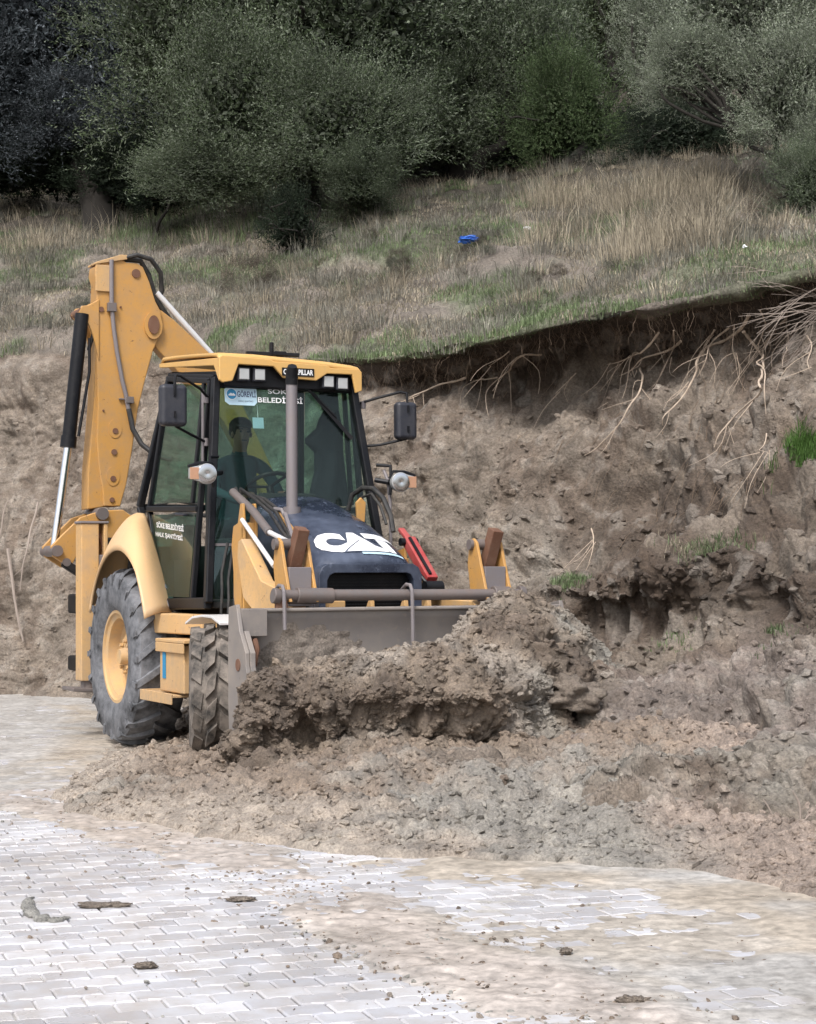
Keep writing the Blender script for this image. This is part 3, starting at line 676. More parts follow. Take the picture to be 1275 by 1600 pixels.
# ------------------------------------------------------------------ backhoe loader (built in its own frame: x forward, y to its left, z up)
YAW = 2.684358; CX, CY = 14.5563, -5.54167
rvec = (math.sin(YAW), -math.cos(YAW)); dvec = (math.cos(YAW), math.sin(YAW))
BH = empty('backhoe_loader', (-CX*rvec[0]-CY*rvec[1], -CX*dvec[0]-CY*dvec[1], 0), math.atan2(math.cos(YAW), math.sin(YAW)))
tag(BH, 'muddy yellow backhoe loader with black bonnet pushing soil beside the collapsed bank', 'backhoe loader')
def mat_w(p):      # machine point -> world
    return BH.matrix_basis@Vector(p)
_tc = {}
def text(s, m, parent, c, right, up, width, height, bold=.012, name='lettering', fn=None, lift=0, sub=0):
    cu = bpy.data.curves.new('txt', 'FONT'); cu.body = s; cu.offset = bold; cu.resolution_u = 3; cu.align_x = 'LEFT'
    to = bpy.data.objects.new('txt', cu); COL.objects.link(to); dg = bpy.context.evaluated_depsgraph_get(); me = bpy.data.meshes.new_from_object(to.evaluated_get(dg))
    bpy.data.objects.remove(to); bpy.data.curves.remove(cu)
    bm = bmesh.new(); bm.from_mesh(me)
    if sub:
        bmesh.ops.triangulate(bm, faces=bm.faces)
        bmesh.ops.subdivide_edges(bm, edges=bm.edges, cuts=sub, use_grid_fill=True)
    xs_ = [v.co.x for v in bm.verts]; ys_ = [v.co.y for v in bm.verts]; x0, x1, y0, y1 = min(xs_), max(xs_), min(ys_), max(ys_)
    R3, U3, C3 = Vector(right), Vector(up), Vector(c)
    nrm = R3.cross(U3).normalized()
    for v in bm.verts:
        a_ = ((v.co.x-x0)/(x1-x0)-.5)*width; b_ = ((v.co.y-y0)/(y1-y0)-.5)*height
        p = C3+R3*a_+U3*b_+nrm*lift
        v.co = fn(p) if fn else p
    bm.to_mesh(me); bm.free(); me.materials.clear(); me.name = name
    return link(name, me, m, parent)
def disc(c, right, up, rx, ry, m, parent, name, n=28, th=.002):
    R3, U3, C3 = Vector(right), Vector(up), Vector(c); nrm = R3.cross(U3).normalized()
    mb = MB(); mb.prism([C3+R3*rx*math.cos(2*math.pi*k/n)+U3*ry*math.sin(2*math.pi*k/n) for k in range(n)], nrm*th); return mb.build(name, m, parent)

# chassis
mb = MB(); mb.b2((-1.1, -.36, .55), (2.5, .36, .98)); mb.b2((-.2, -.62, .58), (.22, .62, .86)); mb.b2((2.05, -.62, .42), (2.3, .62, .62)); mb.b2((.1, -.60, .9), (1.35, .60, 1.16))
mb.build('chassis', M['chassis'], BH, .02)
mb = MB(); mb.b2((1.40, -.34, .8), (2.60, .34, 1.42)); mb.build('engine', M['chassis'], BH, .03)
# bonnet
bX = [1.36, 1.55, 1.75, 2.0, 2.2, 2.4, 2.55, 2.63, 2.675]; bZ = [1.985, 1.935, 1.87, 1.79, 1.71, 1.625, 1.56, 1.51, 1.455]
bW = [.35, .36, .37, .38, .385, .385, .38, .375, .365]
def bz(X, y):
    z = np.interp(X, bX, bZ); w_ = np.interp(X, bX, bW); u = min(1, abs(y)/w_); return z-.035*u**2-.085*u**7
V = []; secs = 26; xx = np.linspace(1.36, 2.675, 40)
for X in xx:
    w_ = np.interp(X, bX, bW); row = []
    for k in range(secs+1):
        u = -1+2*k/secs; row.append((X, u*w_, bz(X, u*w_)))
    lowz = 1.36 if X < 2.5 else 1.40
    row = [(X, -w_-.005, lowz)]+[(X, -w_-.003, row[0][2]-.05)]+row+[(X, w_+.003, row[-1][2]-.05)]+[(X, w_+.005, lowz)]
    V += row
nn_ = secs+5; mb = MB(); mb.add(V, [tuple(int(q) for q in f) for f in grid_faces(40, nn_)])
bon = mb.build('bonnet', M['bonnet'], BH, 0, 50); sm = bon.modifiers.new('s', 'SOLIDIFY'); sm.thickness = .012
def onb(p): return Vector((p.x, p.y, bz(p.x, p.y)+.004))
text('CAT', M['whitefade'], bon, (2.425, .015, 0), (0, 1, 0), (-1, 0, 0),   .64, .31, .085, fn=onb, sub=3)
def bpoly(pts, m, name, lift):
    bm = bmesh.new(); vs = [bm.verts.new((x, y, 0)) for x, y in pts]; bm.faces.new(vs); bmesh.ops.triangulate(bm, faces=bm.faces); bmesh.ops.subdivide_edges(bm, edges=bm.edges, cuts=6, use_grid_fill=True)
    for v in bm.verts: v.co.z = bz(v.co.x, v.co.y)+lift
    bmesh.ops.recalc_face_normals(bm, faces=bm.faces); me = bpy.data.meshes.new(name); bm.to_mesh(me); bm.free(); return link(name, me, m, bon)
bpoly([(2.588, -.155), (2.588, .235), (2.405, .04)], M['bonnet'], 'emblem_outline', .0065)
bpoly([(2.582, -.13), (2.582, .21), (2.42, .04)], M['whitefade'], 'emblem', .009)
bpoly([(2.59, -.02), (2.59, .30), (2.614, .30), (2.614, -.02)], M['sky_blue'], 'sticker', .006)
# grille
mb = MB()
out = [(-.40, 1.13), (-.40, 1.38), (-.375, 1.43), (-.33, 1.455), (.33, 1.455), (.375, 1.43), (.40, 1.38), (.40, 1.13)]
inn = [(-.335, 1.13), (-.335, 1.34), (-.315, 1.375), (-.28, 1.39), (.28, 1.39), (.315, 1.375), (.335, 1.34), (.335, 1.13)]
Vv = [(2.70, y, z) for y, z in out]+[(2.70, y, z) for y, z in inn]+[(2.52, y, z) for y, z in out]+[(2.60, y, z) for y, z in inn]; Ff = []
for i in range(7): Ff += [(i, i+1, 8+i+1, 8+i), (i, i+1, 16+i+1, 16+i), (8+i, 8+i+1, 24+i+1, 24+i)]
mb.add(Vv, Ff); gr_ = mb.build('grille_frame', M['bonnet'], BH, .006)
gm = MB(); gm.b2((2.585, -.34, .8), (2.605, .34, 1.40))
for k in range(13): gm.b2((2.605, -.33, 1.12+k*.022), (2.622, .33, 1.128+k*.022))
gm.build('grille', M['black'], BH)
mb = MB(); mb.b2((2.50, -.40, .78), (2.72, .40, 1.128)); mb.build('front_bumper', M['chassis'], BH, .02)
# exhaust
mb = MB(); mb.tube([(1.76, -.21, 1.80), (1.76, -.21, 2.86)], .043, 20); ex = mb.build('exhaust_pipe', M['dull'], BH)
mb = MB(); mb.tube([(1.76, -.21, 2.80), (1.765, -.21, 2.86), (1.78, -.215, 2.905), (1.80, -.22, 2.935)], [.047, .047, .044, .034], 18); mb.build('exhaust_tip', M['black'], ex)
mb = MB(); mb.cyl((1.76, -.21, 1.82), (1.76, -.21, 1.885), .066); mb.build('collar', M['dull'], ex)

# cab frame
TL, TR = Vector((1.12, .575, 2.90)), Vector((1.12, -.575, 2.90)); BL, BR = Vector((1.42, .75, 1.17)), Vector((1.42, -.75, 1.17))
RT, RL = Vector((.02, -.56, 3.02)), Vector((.02, .56, 3.02)); RBt, RBl = Vector((-.30, -.72, 1.95)), Vector((-.30, .72, 1.95))
mb = MB()
for a_, b_ in ((TL, BL), (TR, BR)): mb.bar(a_, b_, .075, .06, (0, 1, 0))
for a_, b_ in ((RT, RBt), (RL, RBl)): mb.bar(a_, b_, .06, .06, (0, 1, 0))
mb.bar(BR+Vector((0, 0, 0)), (.28, -.74, 1.15), .06, .09); mb.bar(BL, (.28, .74, 1.15), .06, .09)
mb.bar(RBt, (.25, -.74, 1.17), .05, .06, (0, 1, 0)); mb.bar(RBl, (.25, .74, 1.17), .05, .06, (0, 1, 0))
mb.bar(TL, TR, .08, .07); mb.bar(RT, RL, .06, .07); mb.bar(RBt, RBl, .05, .05); mb.bar(TR, RT, .06, .05); mb.bar(TL, RL, .06, .05)
mb.bar(TL+Vector((.005, 0, -.05)), TR+Vector((.005, 0, -.05)), .05, .06)
mb.build('cab_frame', M['black'], BH, .012)
mb = MB(); mb.b2((.15, -.70, 1.13), (1.40, .70, 1.19)); mb.b2((-.28, -.6, 1.2), (.1, .6, 1.62)); mb.build('cab_floor', M['interior'], BH, .01)
mb = MB(); mb.prism([(.02, -.55, 3.0), (.02, .55, 3.0), (1.13, .56, 2.90), (1.13, -.56, 2.90)], (0, 0, .05)); mb.build('headlining', M['black'], BH)
# roof
Vr = []; rx_ = [-.16, -.09, .25, .75, 1.08, 1.20, 1.25]; rz_ = [3.12, 3.165, 3.145, 3.105, 3.075, 3.06, 3.03]
for X, z in zip(rx_, rz_):
    for y in (-.60, -.59, -.53, -.3, 0, .3, .53, .59, .60): Vr.append((X, y, z-.028*y/.6-(.03 if abs(y) > .595 else .01 if abs(y) > .56 else 0)+(.010 if abs(y) < .4 else 0)))
mb = MB(); mb.add(Vr, [tuple(int(q) for q in f) for f in grid_faces(7, 9)]); roof = mb.build('roof', M['roof'], BH, 0, 40)
sm = roof.modifiers.new('s', 'SOLIDIFY'); sm.thickness = .035
mb = MB()    # front fascia with drooped corners and a raised name board
top = [(-.60, 3.045), (-.57, 3.06), (-.18, 3.045), (-.15, 3.03), (.30, 3.02), (.33, 3.00), (.57, 3.0), (.60, 2.98)]
bot = [(.60, 2.83), (.545, 2.81), (.515, 2.955), (.30, 2.955), (.21, 2.895), (-.07, 2.905), (-.15, 2.99), (-.44, 2.995), (-.49, 2.865), (-.57, 2.85), (-.60, 2.87)]
mb.prism([(1.235, y, z) for y, z in top+bot], (.03, 0, 0)); fas = mb.build('fascia', M['roof'], roof, .008)
mb = MB(); mb.prism([(1.25, y, z) for y, z in ((-.60, 3.04), (-.60, 2.86))]+[(1.14, -.60, 2.99), (-.16, -.60, 3.105), (-.16, -.60, 3.14)], (0, .03, 0)); mb.build('side_rail', M['roof'], roof, .006)
mb = MB(); mb.prism([(1.25, y, z) for y, z in ((.60, 2.98), (.60, 2.83))]+[(1.14, .60, 2.92), (-.16, .60, 3.04), (-.16, .60, 3.08)], (0, -.03, 0)); mb.build('side_rail', M['roof'], roof, .006)
pl = MB(); pl.b2((1.267, -.085, 2.922), (1.272, .185, 2.985)); plate = pl.build('name_plate', M['black'], roof)
text('CATERPILLAR', M['white'], plate, (1.274, .05, 2.9535), (0, 1, 0), (0, 0, 1), .25, .042, .03)
mb = MB(); mb.b2((1.02, -.10, 3.09), (1.16, .0, 3.125)); mb.cyl((1.09, -.1, 3.12), (1.09, -.1, 3.20), .018); mb.bar((1.05, -.3, 3.11), (1.12, .12, 3.105), .05, .03); mb.build('roof_aerial', M['black'], roof, .006)
mb = MB(); mb.b2((1.12, -.53, 2.83), (1.19, .53, 3.0)); mb.build('light_bar', M['black'], BH, .01)
for y, z in ((-.385, 2.925), (-.255, 2.925), (.325, 2.895), (.445, 2.885)):
    mb = MB(); mb.b2((1.18, y-.052, z-.052), (1.235, y+.052, z+.052)); wl = mb.build('work_light', M['plastic'], BH, .008)
    mb = MB(); mb.b2((1.235, y-.040, z-.042), (1.243, y+.040, z+.042)); mb.build('lens', M['lens'], wl, .006)
# windscreen and glasses
def quad(name, m, pts, parent=BH, th=.006):
    mb = MB(); a_, b_, c_ = Vector(pts[0]), Vector(pts[1]), Vector(pts[2]); n = (b_-a_).cross(c_-a_).normalized(); mb.prism(pts, n*th); return mb.build(name, m, parent, 0, 0)
def ws(y, z, off=0.0):
    t = (2.90-z)/(2.90-1.17); return Vector((1.12+.30*t+off, y*(1+.0*t), z))
wsc = quad('windscreen', M['glass'], [ws(-.55, 2.84), ws(.55, 2.84), ws(.715, 1.62), ws(-.715, 1.62)])
quad('lower_glass', M['side_glass'], [ws(-.715, 1.60), ws(-.36, 1.60), ws(-.36, 1.2), ws(-.735, 1.2)])
quad('lower_glass', M['side_glass'], [ws(.715, 1.60), ws(.36, 1.60), ws(.36, 1.2), ws(.735, 1.2)])
mb = MB(); mb.bar(ws(-.72, 1.61, .004), ws(.72, 1.61, .004), .02, .02); mb.build('glass_rail', M['dull'], BH)
wn = (0, 1, 0); wu = Vector((-.1487, 0, .9889))
mb = MB(); st = [ws(y, z, .008) for y, z in [(-.515, 2.715), (-.515, 2.81), (-.48, 2.845), (-.27, 2.845), (-.25, 2.825), (-.25, 2.715), (-.275, 2.69), (-.48, 2.69)]]
mb.prism(st, (.003, 0, 0)); stk = mb.build('duty_sticker', M['sky_blue'], wsc)
disc(ws(-.458, 2.775, .0125), wn, wu, .045, .045, M['white'], stk, 'round_badge', th=.001)
disc(ws(-.458, 2.775, .0145), wn, wu, .040, .040, M['blue'], stk, 'round_badge', th=.001)
mb = MB(); mb.prism([ws(y, z, .0165) for y, z in ((-.487, 2.768), (-.466, 2.785), (-.452, 2.777), (-.445, 2.784), (-.428, 2.768), (-.432, 2.762), (-.484, 2.762))], (.001, 0, 0)); mb.build('badge_hill', M['white'], stk)
text('GÖREVLİ', M['navy'], stk, ws(-.335, 2.785, .0125), wn, wu, .155, .062, .02)
text('ARAÇ ŞOFÖRÜ', M['navy'], stk, ws(-.345, 2.722, .0125), wn, wu, .125, .017, .01)
text('SÖKE', M['white'], wsc, ws(-.055, 2.812, .012), wn, wu, .20, .046, .02)
text('BELEDİYESİ', M['white'], wsc, ws(-.055, 2.745, .012), wn, wu, .375, .055, .02)
mb = MB(); mb.prism([ws(y, z, -.02) for y, z in ((-.285, 2.515), (-.285, 2.60), (-.195, 2.60), (-.195, 2.515))], (-.004, 0, 0)); cardo = mb.build('hanging_card', M['sky_blue'], BH)
mb = MB(); mb.tube([ws(-.24, 2.60, -.02), ws(-.24, 2.70, -.02)], .003, 5); mb.build('string', M['white'], cardo)
mb = MB(); mb.tube([ws(.10, 2.90, .03), ws(.26, 2.76, .035), ws(.40, 2.62, .04)], [.014, .011, .008], 8); mb.bar(ws(.22, 2.80, .025), ws(.53, 2.45, .025), .012, .03); mb.build('wiper', M['black'], BH)
mb = MB(); mb.prism([ws(.30, 2.83, -.03), ws(.46, 2.82, -.03), ws(.46, 2.70, -.03), ws(.42, 2.66, -.03), ws(.32, 2.68, -.03)], (-.02, 0, 0)); mb.build('rear_view_mirror', M['black'], BH)
# doors: right and left
for s in (-1, 1):
    yt, yb = .585*s, .745*s
    def D_(X, z): 
        t = (3.0-z)/(3.0-1.17); return (X, (yt*(1-t)+yb*t)*1.0+.0, z)
    fr = MB(); q_ = [D_(.06, 2.99), D_(1.06, 2.88), D_(1.06, 1.17), D_(.30, 1.17), D_(-.17, 1.93)]
    for i in range(5): fr.bar(q_[i], q_[(i+1) % 5], .045, .045, (0, 1, 0))
    fr.bar(D_(-.16, 1.93), D_(1.06, 1.89), .05, .075, (0, 1, 0))
    door = fr.build('door', M['black'], BH, .01)
    quad('upper_pane', M['side_glass'], [D_(.13, 2.92), D_(.90, 2.86), D_(.86, 1.95), D_(-.13, 1.97)], door)
    mbp = MB(); mbp.bar(D_(.92, 2.88), D_(.88, 1.94), .05, .03, (0, 1, 0)); mbp.build('door_post', M['black'], door, .008)
    quad('front_pane', M['side_glass'], [D_(.95, 2.86), D_(1.06, 2.85), D_(1.04, 1.95), D_(.92, 1.95)], door)
    lp = quad('lower_pane', M['door_glass'], [D_(-.12, 1.88), D_(.99, 1.85), D_(.99, 1.21), D_(.33, 1.21)], door, .008*s)
    mb = MB(); h_ = [Vector(D_(.62, 1.86)), Vector(D_(.82, 1.85))]; mb.bar(h_[0]+Vector((0, .03*s, 0)), h_[1]+Vector((0, .03*s, 0)), .02, .045, (0, 1, 0)); mb.build('handle', M['plastic'], door, .008)
    if s < 0:
        right = (Vector(D_(.7, 1.72))-Vector(D_(.0, 1.78))).normalized(); right = Vector((.99, 0, -.075)).normalized()
        text('SÖKE BELEDİYESİ', M['white'], lp, (.42, D_(0, 1.775)[1]-.016, 1.775), right, (0, -.06, 1), .66, .058, .03)
        text('HALK ŞANTİYESİ', M['white'], lp, (.42, D_(0, 1.70)[1]-.016, 1.695), right, (0, -.06, 1), .66, .058, .03)
# rear glass
quad('rear_glass', M['side_glass'], [(.0, -.52, 2.96), (.0, .52, 2.96), (-.28, .66, 1.99), (-.28, -.66, 1.99)])
# seat, console, wheel
mb = MB(); mb.b2((-.02, -.24, 1.55), (.48, .24, 1.68)); seat = mb.build('seat', M['seat'], BH, .04)
mb = MB(); mb.box((-.06, 0, 1.95), (.12, .46, .62), (0, -.12, 0)); mb.build('backrest', M['seat'], seat, .05)
mb = MB(); mb.b2((.05, -.15, 1.19), (.38, .15, 1.55)); mb.build('seat_base', M['interior'], seat, .02)
mb = MB(); mb.b2((.95, -.22, 1.19), (1.22, .22, 1.78)); mb.prism([(.85, -.24, 1.95), (1.2, -.24, 1.72), (1.25, -.24, 1.80), (1.18, -.24, 2.02)], (0, .48, 0)); mb.b2((.2, .36, 1.5), (.75, .56, 1.84)); mb.b2((.2, -.62, 1.5), (.6, -.5, 1.78)); mb.build('console', M['interior'], BH, .02)
mb = MB(); c_ = Vector((.82, -.01, 2.08)); tl = Euler((0, rad(-32), 0)).to_matrix()
ring = [c_+tl@Vector((.19*math.cos(a), .19*math.sin(a), 0)) for a in np.linspace(0, 2*math.pi, 29)]
mb.tube(ring, .017, 8, False)
for k in range(3): mb.tube([c_, c_+tl@Vector((.185*math.cos(k*2.1+.5), .185*math.sin(k*2.1+.5), 0))], .012, 6)
sw = mb.build('steering_wheel', M['black'], BH); mb = MB(); mb.cyl(c_+Vector((.06, 0, -.11)), c_, .03); mb.cyl((1.0, -.01, 1.8), c_+Vector((.06, 0, -.1)), .04); mb.build('steering_column', M['black'], sw)
# mirrors
def mirror(c, w_, h, arms, s):
    mb = MB(); mb.b2((c[0]-.05, c[1]-w_/2, c[2]-h/2), (c[0]+.05, c[1]+w_/2, c[2]+h/2)); m_ = mb.build('side_mirror', M['plastic'], BH, .035, 60, seg=4)
    mb = MB(); mb.b2((c[0]-.058, c[1]-w_/2+.02, c[2]-h/2+.02), (c[0]-.052, c[1]+w_/2-.02, c[2]+h/2-.02)); mb.build('mirror_glass', M['chrome'], m_)
    mb = MB()
    for a_ in arms: mb.tube(a_, .011, 8)
    mb.bar((c[0]+.052, c[1]+.0, c[2]+h*.22), (c[0]+.052, c[1]+.0, c[2]+h*.4), .03, .012); mb.bar((c[0]+.052, c[1], c[2]-h*.15), (c[0]+.052, c[1], c[2]-h*.3), .03, .012)
    mb.build('mirror_arm', M['black'], m_)
mirror((1.30, -.985, 2.655), .21, .315, [[(1.13, -.64, 2.74), (1.22, -.74, 2.80), (1.31, -.93, 2.88), (1.34, -.975, 2.88), (1.35, -.985, 2.84), (1.35, -.985, 2.72)], [(1.30, -.98, 2.56), (1.30, -.96, 2.50), (1.22, -.82, 2.45), (1.13, -.66, 2.40)]], -1)
mirror((1.30, .96, 2.60), .18, .30, [[(1.14, .63, 2.74), (1.22, .74, 2.78), (1.30, .92, 2.83), (1.32, .965, 2.82), (1.33, .965, 2.74)], [(1.33, .965, 2.46), (1.28, .90, 2.44), (1.2, .78, 2.41), (1.15, .67, 2.40)]], 1)
mb = MB()
for z in (2.73, 2.40): mb.cyl((1.13, -.66, z-.03), (1.13, -.66, z+.03), .022); mb.cyl((1.15, .66, z-.03), (1.15, .66, z+.03), .022)
mb.tube([(1.12, -.68, 2.80), (1.14, -.69, 2.1)], .012, 8)
mb.build('mirror_hinge', M['dull'], BH)
# head lamps
def head(c, s):
    mb = MB(); y0 = c[1]
    mb.lathe([(-.06, .03), (-.05, .065), (.0, .078), (.035, .078), (.04, .0)], (c[0], c[1], c[2]), 'x', 28)
    mb.prism([(c[0]-.02, y0+.0*s, c[2]+.075), (c[0]-.02, y0+.13*s, c[2]+.045), (c[0]-.02, y0+.13*s, c[2]-.035), (c[0]-.02, y0, c[2]-.075)], (.05, 0, 0))
    l_ = mb.build('head_lamp', M['lens'], BH, .004)
    mb = MB(); mb.lathe([(.041, .0), (.046, .05), (.042, .072)], (c[0], c[1], c[2]), 'x', 28); mb.build('lens', M['chrome'], l_)
    mb = MB(); mb.b2((c[0]+.03, y0+.065*s, c[2]-.042), (c[0]+.036, y0+.135*s, c[2]+.046)); mb.build('turn_signal', M['amber'], l_, .002)
    mb = MB(); mb.tube([(c[0]-.01, y0-.08*s, c[2]+.03), (c[0], y0-.05*s, c[2]+.085), (c[0]+.0, y0+.05*s, c[2]+.083), (c[0], y0+.14*s, c[2]+.055)], .012, 8)
    mb.tube([(c[0]-.02, y0-.08*s, c[2]+.0), (c[0]-.1, y0-.16*s, c[2]+.02)], .02, 8); mb.tube([(c[0]-.12, (abs(y0)-.14)*s, c[2]+.14), (c[0]-.05, y0-.05*s, c[2]+.13), (c[0]-.02, y0-.06*s, c[2]+.0), (c[0]-.02, y0-.07*s, c[2]-.1)], .014, 8)
    mb.build('lamp_bracket', M['black'], l_)
head((1.47, -.785, 2.135), -1); head((1.47, .82, 2.10), 1)
mb = MB(); mb.tube([(1.36, .74, 2.2), (1.40, .755, 2.12), (1.42, .765, 1.95), (1.42, .77, 1.62)], .014, 8); mb.build('handrail', M['dull'], BH)
mb = MB(); mb.tube([(1.13+.25, .42, 1.88), (1.40, .45, 2.0), (1.50, .49, 2.05), (1.62, .53, 2.04), (1.75, .55, 1.96), (1.86, .56, 1.82), (1.90, .56, 1.70)], .020, 10)
mb.tube([(1.46, .45, 1.84), (1.50, .49, 1.98), (1.60, .52, 2.00), (1.72, .54, 1.90), (1.80, .55, 1.76)], .012, 8); mb.build('hydraulic_hose', M['hose'], BH)
mb = MB(); mb.prism([(1.62, .38, 1.78), (1.62, .44, 1.78), (1.62, .45, 1.93), (1.62, .41, 1.97), (1.62, .37, 1.93)], (.03, 0, 0)); mb.build('lifting_eye', M['yellow'], BH, .005)

# wheels
def wheel(R, W_, rimR, lugs, c, m, mud, rot=0, name='rear_wheel', block=False):
    root = empty(name, c, 0, BH); root.rotation_euler = (0, 0, rot)
    h = W_/2; b_ = MB(); Rc = R-.04
    b_.lathe([(-h*.80, rimR), (-h*.98, rimR+.05), (-h*1.02, (rimR+Rc)/2), (-h*.97, Rc-.05), (-h*.86, Rc-.012), (-h*.4, Rc), (h*.4, Rc), (h*.86, Rc-.012), (h*.97, Rc-.05), (h*1.02, (rimR+Rc)/2), (h*.98, rimR+.05), (h*.80, rimR)], (0, 0, 0), 'y', 72)
    def P_(a, y, r): return (r*math.cos(a), y, r*math.sin(a))
    if not block:
        for k in range(lugs):
            for s in (-1, 1):
                a0 = 2*math.pi*(k+(.5 if s > 0 else 0))/lugs
                prev = None; Vv = []; ns = 5
                for i in range(ns+1):
                    u = i/ns; y = s*(h*.99*(1-u)-h*.06*u); rt = R-.065*(1-u)**3.5-.004; rb_ = min(Rc, rt-.005)-.03
                    a = a0+.26*u**.8; wd = (.026+.008*(1-u))/R
                    Vv += [P_(a-wd*1.25, y, rb_), P_(a-wd, y, rt), P_(a+wd, y, rt), P_(a+wd*1.25, y, rb_)]
                Fc = []
                for i in range(ns): 
                    q_ = i*4; Fc += [(q_+j, q_+j+1, q_+j+5, q_+j+4) for j in range(3)]
                Fc += [(0, 1, 2, 3), (ns*4, ns*4+1, ns*4+2, ns*4+3)]
                b_.add(Vv, Fc)
                # lug foot running down the side wall
                yb_ = s*h*.99; Vv = [P_(a0-.035, yb_, R-.06), P_(a0+.035, yb_, R-.06), P_(a0+.02, s*h*1.0, R-.14), P_(a0-.03, s*h*1.0, R-.14)]
                Vo = [P_(math.atan2(v[2], v[0]), s*h*1.045, math.hypot(v[0], v[2])) for v in Vv]; b_.add(Vv+Vo, [(4, 5, 6, 7), (0, 1, 5, 4), (1, 2, 6, 5), (2, 3, 7, 6), (3, 0, 4, 7)])
    else:
        rgk = random.Random(5)
        for k in range(lugs):
            for col_ in range(4):
                a = 2*math.pi*(k+.5*(col_ % 2))/lugs; yc = (-.75+.5*col_)*h; dy_ = h*.235; da = .40*2*math.pi/lugs; sk = (1 if col_ in (0, 2) else -1)*.18*2*math.pi/lugs; j_ = rgk.uniform(-.012, .006)
                top_ = [(a-da+sk, yc-dy_), (a+da*.9+sk, yc-dy_*.6), (a+da-sk, yc+dy_), (a-da*.9-sk, yc+dy_*.6)]
                rr_ = R+j_-(.03 if abs(yc) > h*.6 else 0)
                b_.add([P_(x, y, Rc-.035) for x, y in top_]+[P_(a+(x-a)*.86, yc+(y-yc)*.88, rr_) for x, y in top_], [(4, 5, 6, 7), (0, 1, 5, 4), (1, 2, 6, 5), (2, 3, 7, 6), (3, 0, 4, 7)])
    ty = b_.build('tyre', m, root, 0, 40)
    rm = MB()
    for s in (-1, 1):
        rm.lathe([(s*h*.80, rimR+.004), (s*h*.84, rimR+.012), (s*h*.84, rimR-.012), (s*h*.76, rimR-.02), (s*h*.70, rimR-.055), (s*h*.25, rimR-.065), (s*h*.18, rimR-.10), (s*h*.22, rimR*.62), (s*h*.40, rimR*.45), (s*h*.44, .0)], (0, 0, 0), 'y', 56)
    ri = rm.build('rim', M['rim'], root, 0, 40)
    nb_ = MB()
    for k in range(8):
        a = 2*math.pi*k/8
        for s in (-1, 1): nb_.cyl((rimR*.34*math.cos(a), s*h*.44, rimR*.34*math.sin(a)), (rimR*.34*math.cos(a), s*h*.56, rimR*.34*math.sin(a)), .016, n=6)
    for s in (-1, 1): nb_.cyl((0, s*h*.40, 0), (0, s*h*.72, 0), rimR*.2, rimR*.17)
    nb_.build('hub', M['rim'], ri)
    return root
wheel(.725, .42, .365, 20, (0, -.845, .725), M['tyre'], 0)
wheel(.725, .42, .365, 20, (0, .845, .725), M['tyre'], 0)
wheel(.505, .375, .235, 17, (2.18, -.965, .545), M['tyre_mud'], 0, rad(-19), 'front_wheel', True)
wheel(.505, .375, .235, 17, (2.18, .93, .545), M['tyre_mud'], 0, rad(-19), 'front_wheel', True)
# fenders
for s in (-1, 1):
    na, nbv = 40, 12; V = []
    inX = [(-.74, 1.35), (-.62, 1.62), (-.45, 1.82), (-.27, 1.915), (-.16, 1.86), (.0, 1.70), (.25, 1.42), (.53, 1.08)]
    inX = np.array(inX)
    for i in range(na+1):
        u = i/na; ang = rad(160-138*u); o_ = np.array([.03+.80*math.cos(ang), .80+.79*math.sin(ang)])
        if u > .80: o_ = o_+np.array([.0, -.05])*(u-.80)/.2
        q_ = np.array([np.interp(u*7, range(8), inX[:, 0]), np.interp(u*7, range(8), inX[:, 1])])
        for j in range(nbv+1):
            v = j/nbv; p = o_*(1-v)+q_*v; bul = .085*math.sin(math.pi*min(1, v*1.0))*1.0; p = p+bul*np.array([math.cos(ang), math.sin(ang)])
            V.append((p[0], s*(1.035-.33*v**1.15-.0), p[1]))
    mb = MB(); mb.add(V, [tuple(int(q) for q in f) for f in grid_faces(na+1, nbv+1)])
    fd = mb.build('fender', M['fender'], BH, 0, 60); sm = fd.modifiers.new('s', 'SOLIDIFY'); sm.thickness = .02
    mb = MB(); mb.b2((-.6, s*.70, .98), (.5, s*.62, 1.5)); mb.build('wheel_arch', M['chassis'], BH)
    # sill and step box
    mb = MB(); mb.prism([(.42, s*.93, 1.085), (1.42, s*.80, 1.085), (1.42, s*.80, .93), (.52, s*.93, .93)], (0, -.25*s, 0)); mb.build('sill', M['yellow_low'], BH, .012)
    mb = MB(); mb.b2((.95, s*.97, .50), (1.50, s*.62, .865)); bx_ = mb.build('battery_box', M['yellow_low'], BH, .012)
    mb = MB(); mb.b2((.90, s*.99, .875), (1.56, s*.60, .90)); mb.b2((.90, s*.99, .80), (1.54, s*.975, .874)); mb.build('upper_step', M['yellow_low'], bx_, .006)
    mb = MB(); mb.b2((.66, s*1.02, .47), (1.40, s*.72, .49)); mb.b2((.66, s*1.035, .42), (1.40, s*1.022, .50)); mb.b2((.66, s*1.02, .43), (.675, s*.74, .50)); mb.build('lower_step', M['yellow_low'], bx_, .004)
    mb = MB(); mb.b2((1.03, s*.972, .60), (1.10, s*.976, .80)); mb.build('sticker', M['blue'], bx_)
    mb = MB(); g_ = [(1.70, 1.04), (1.85, 1.085), (2.05, 1.10), (2.25, 1.095), (2.42, 1.05)]
    mb.prism([(x, s*1.03, z) for x, z in g_]+[(x, s*1.03, z-.018) for x, z in g_[::-1]], (0, -.30*s, 0)); mb.build('mudguard', M['white_rod'], BH, .004)

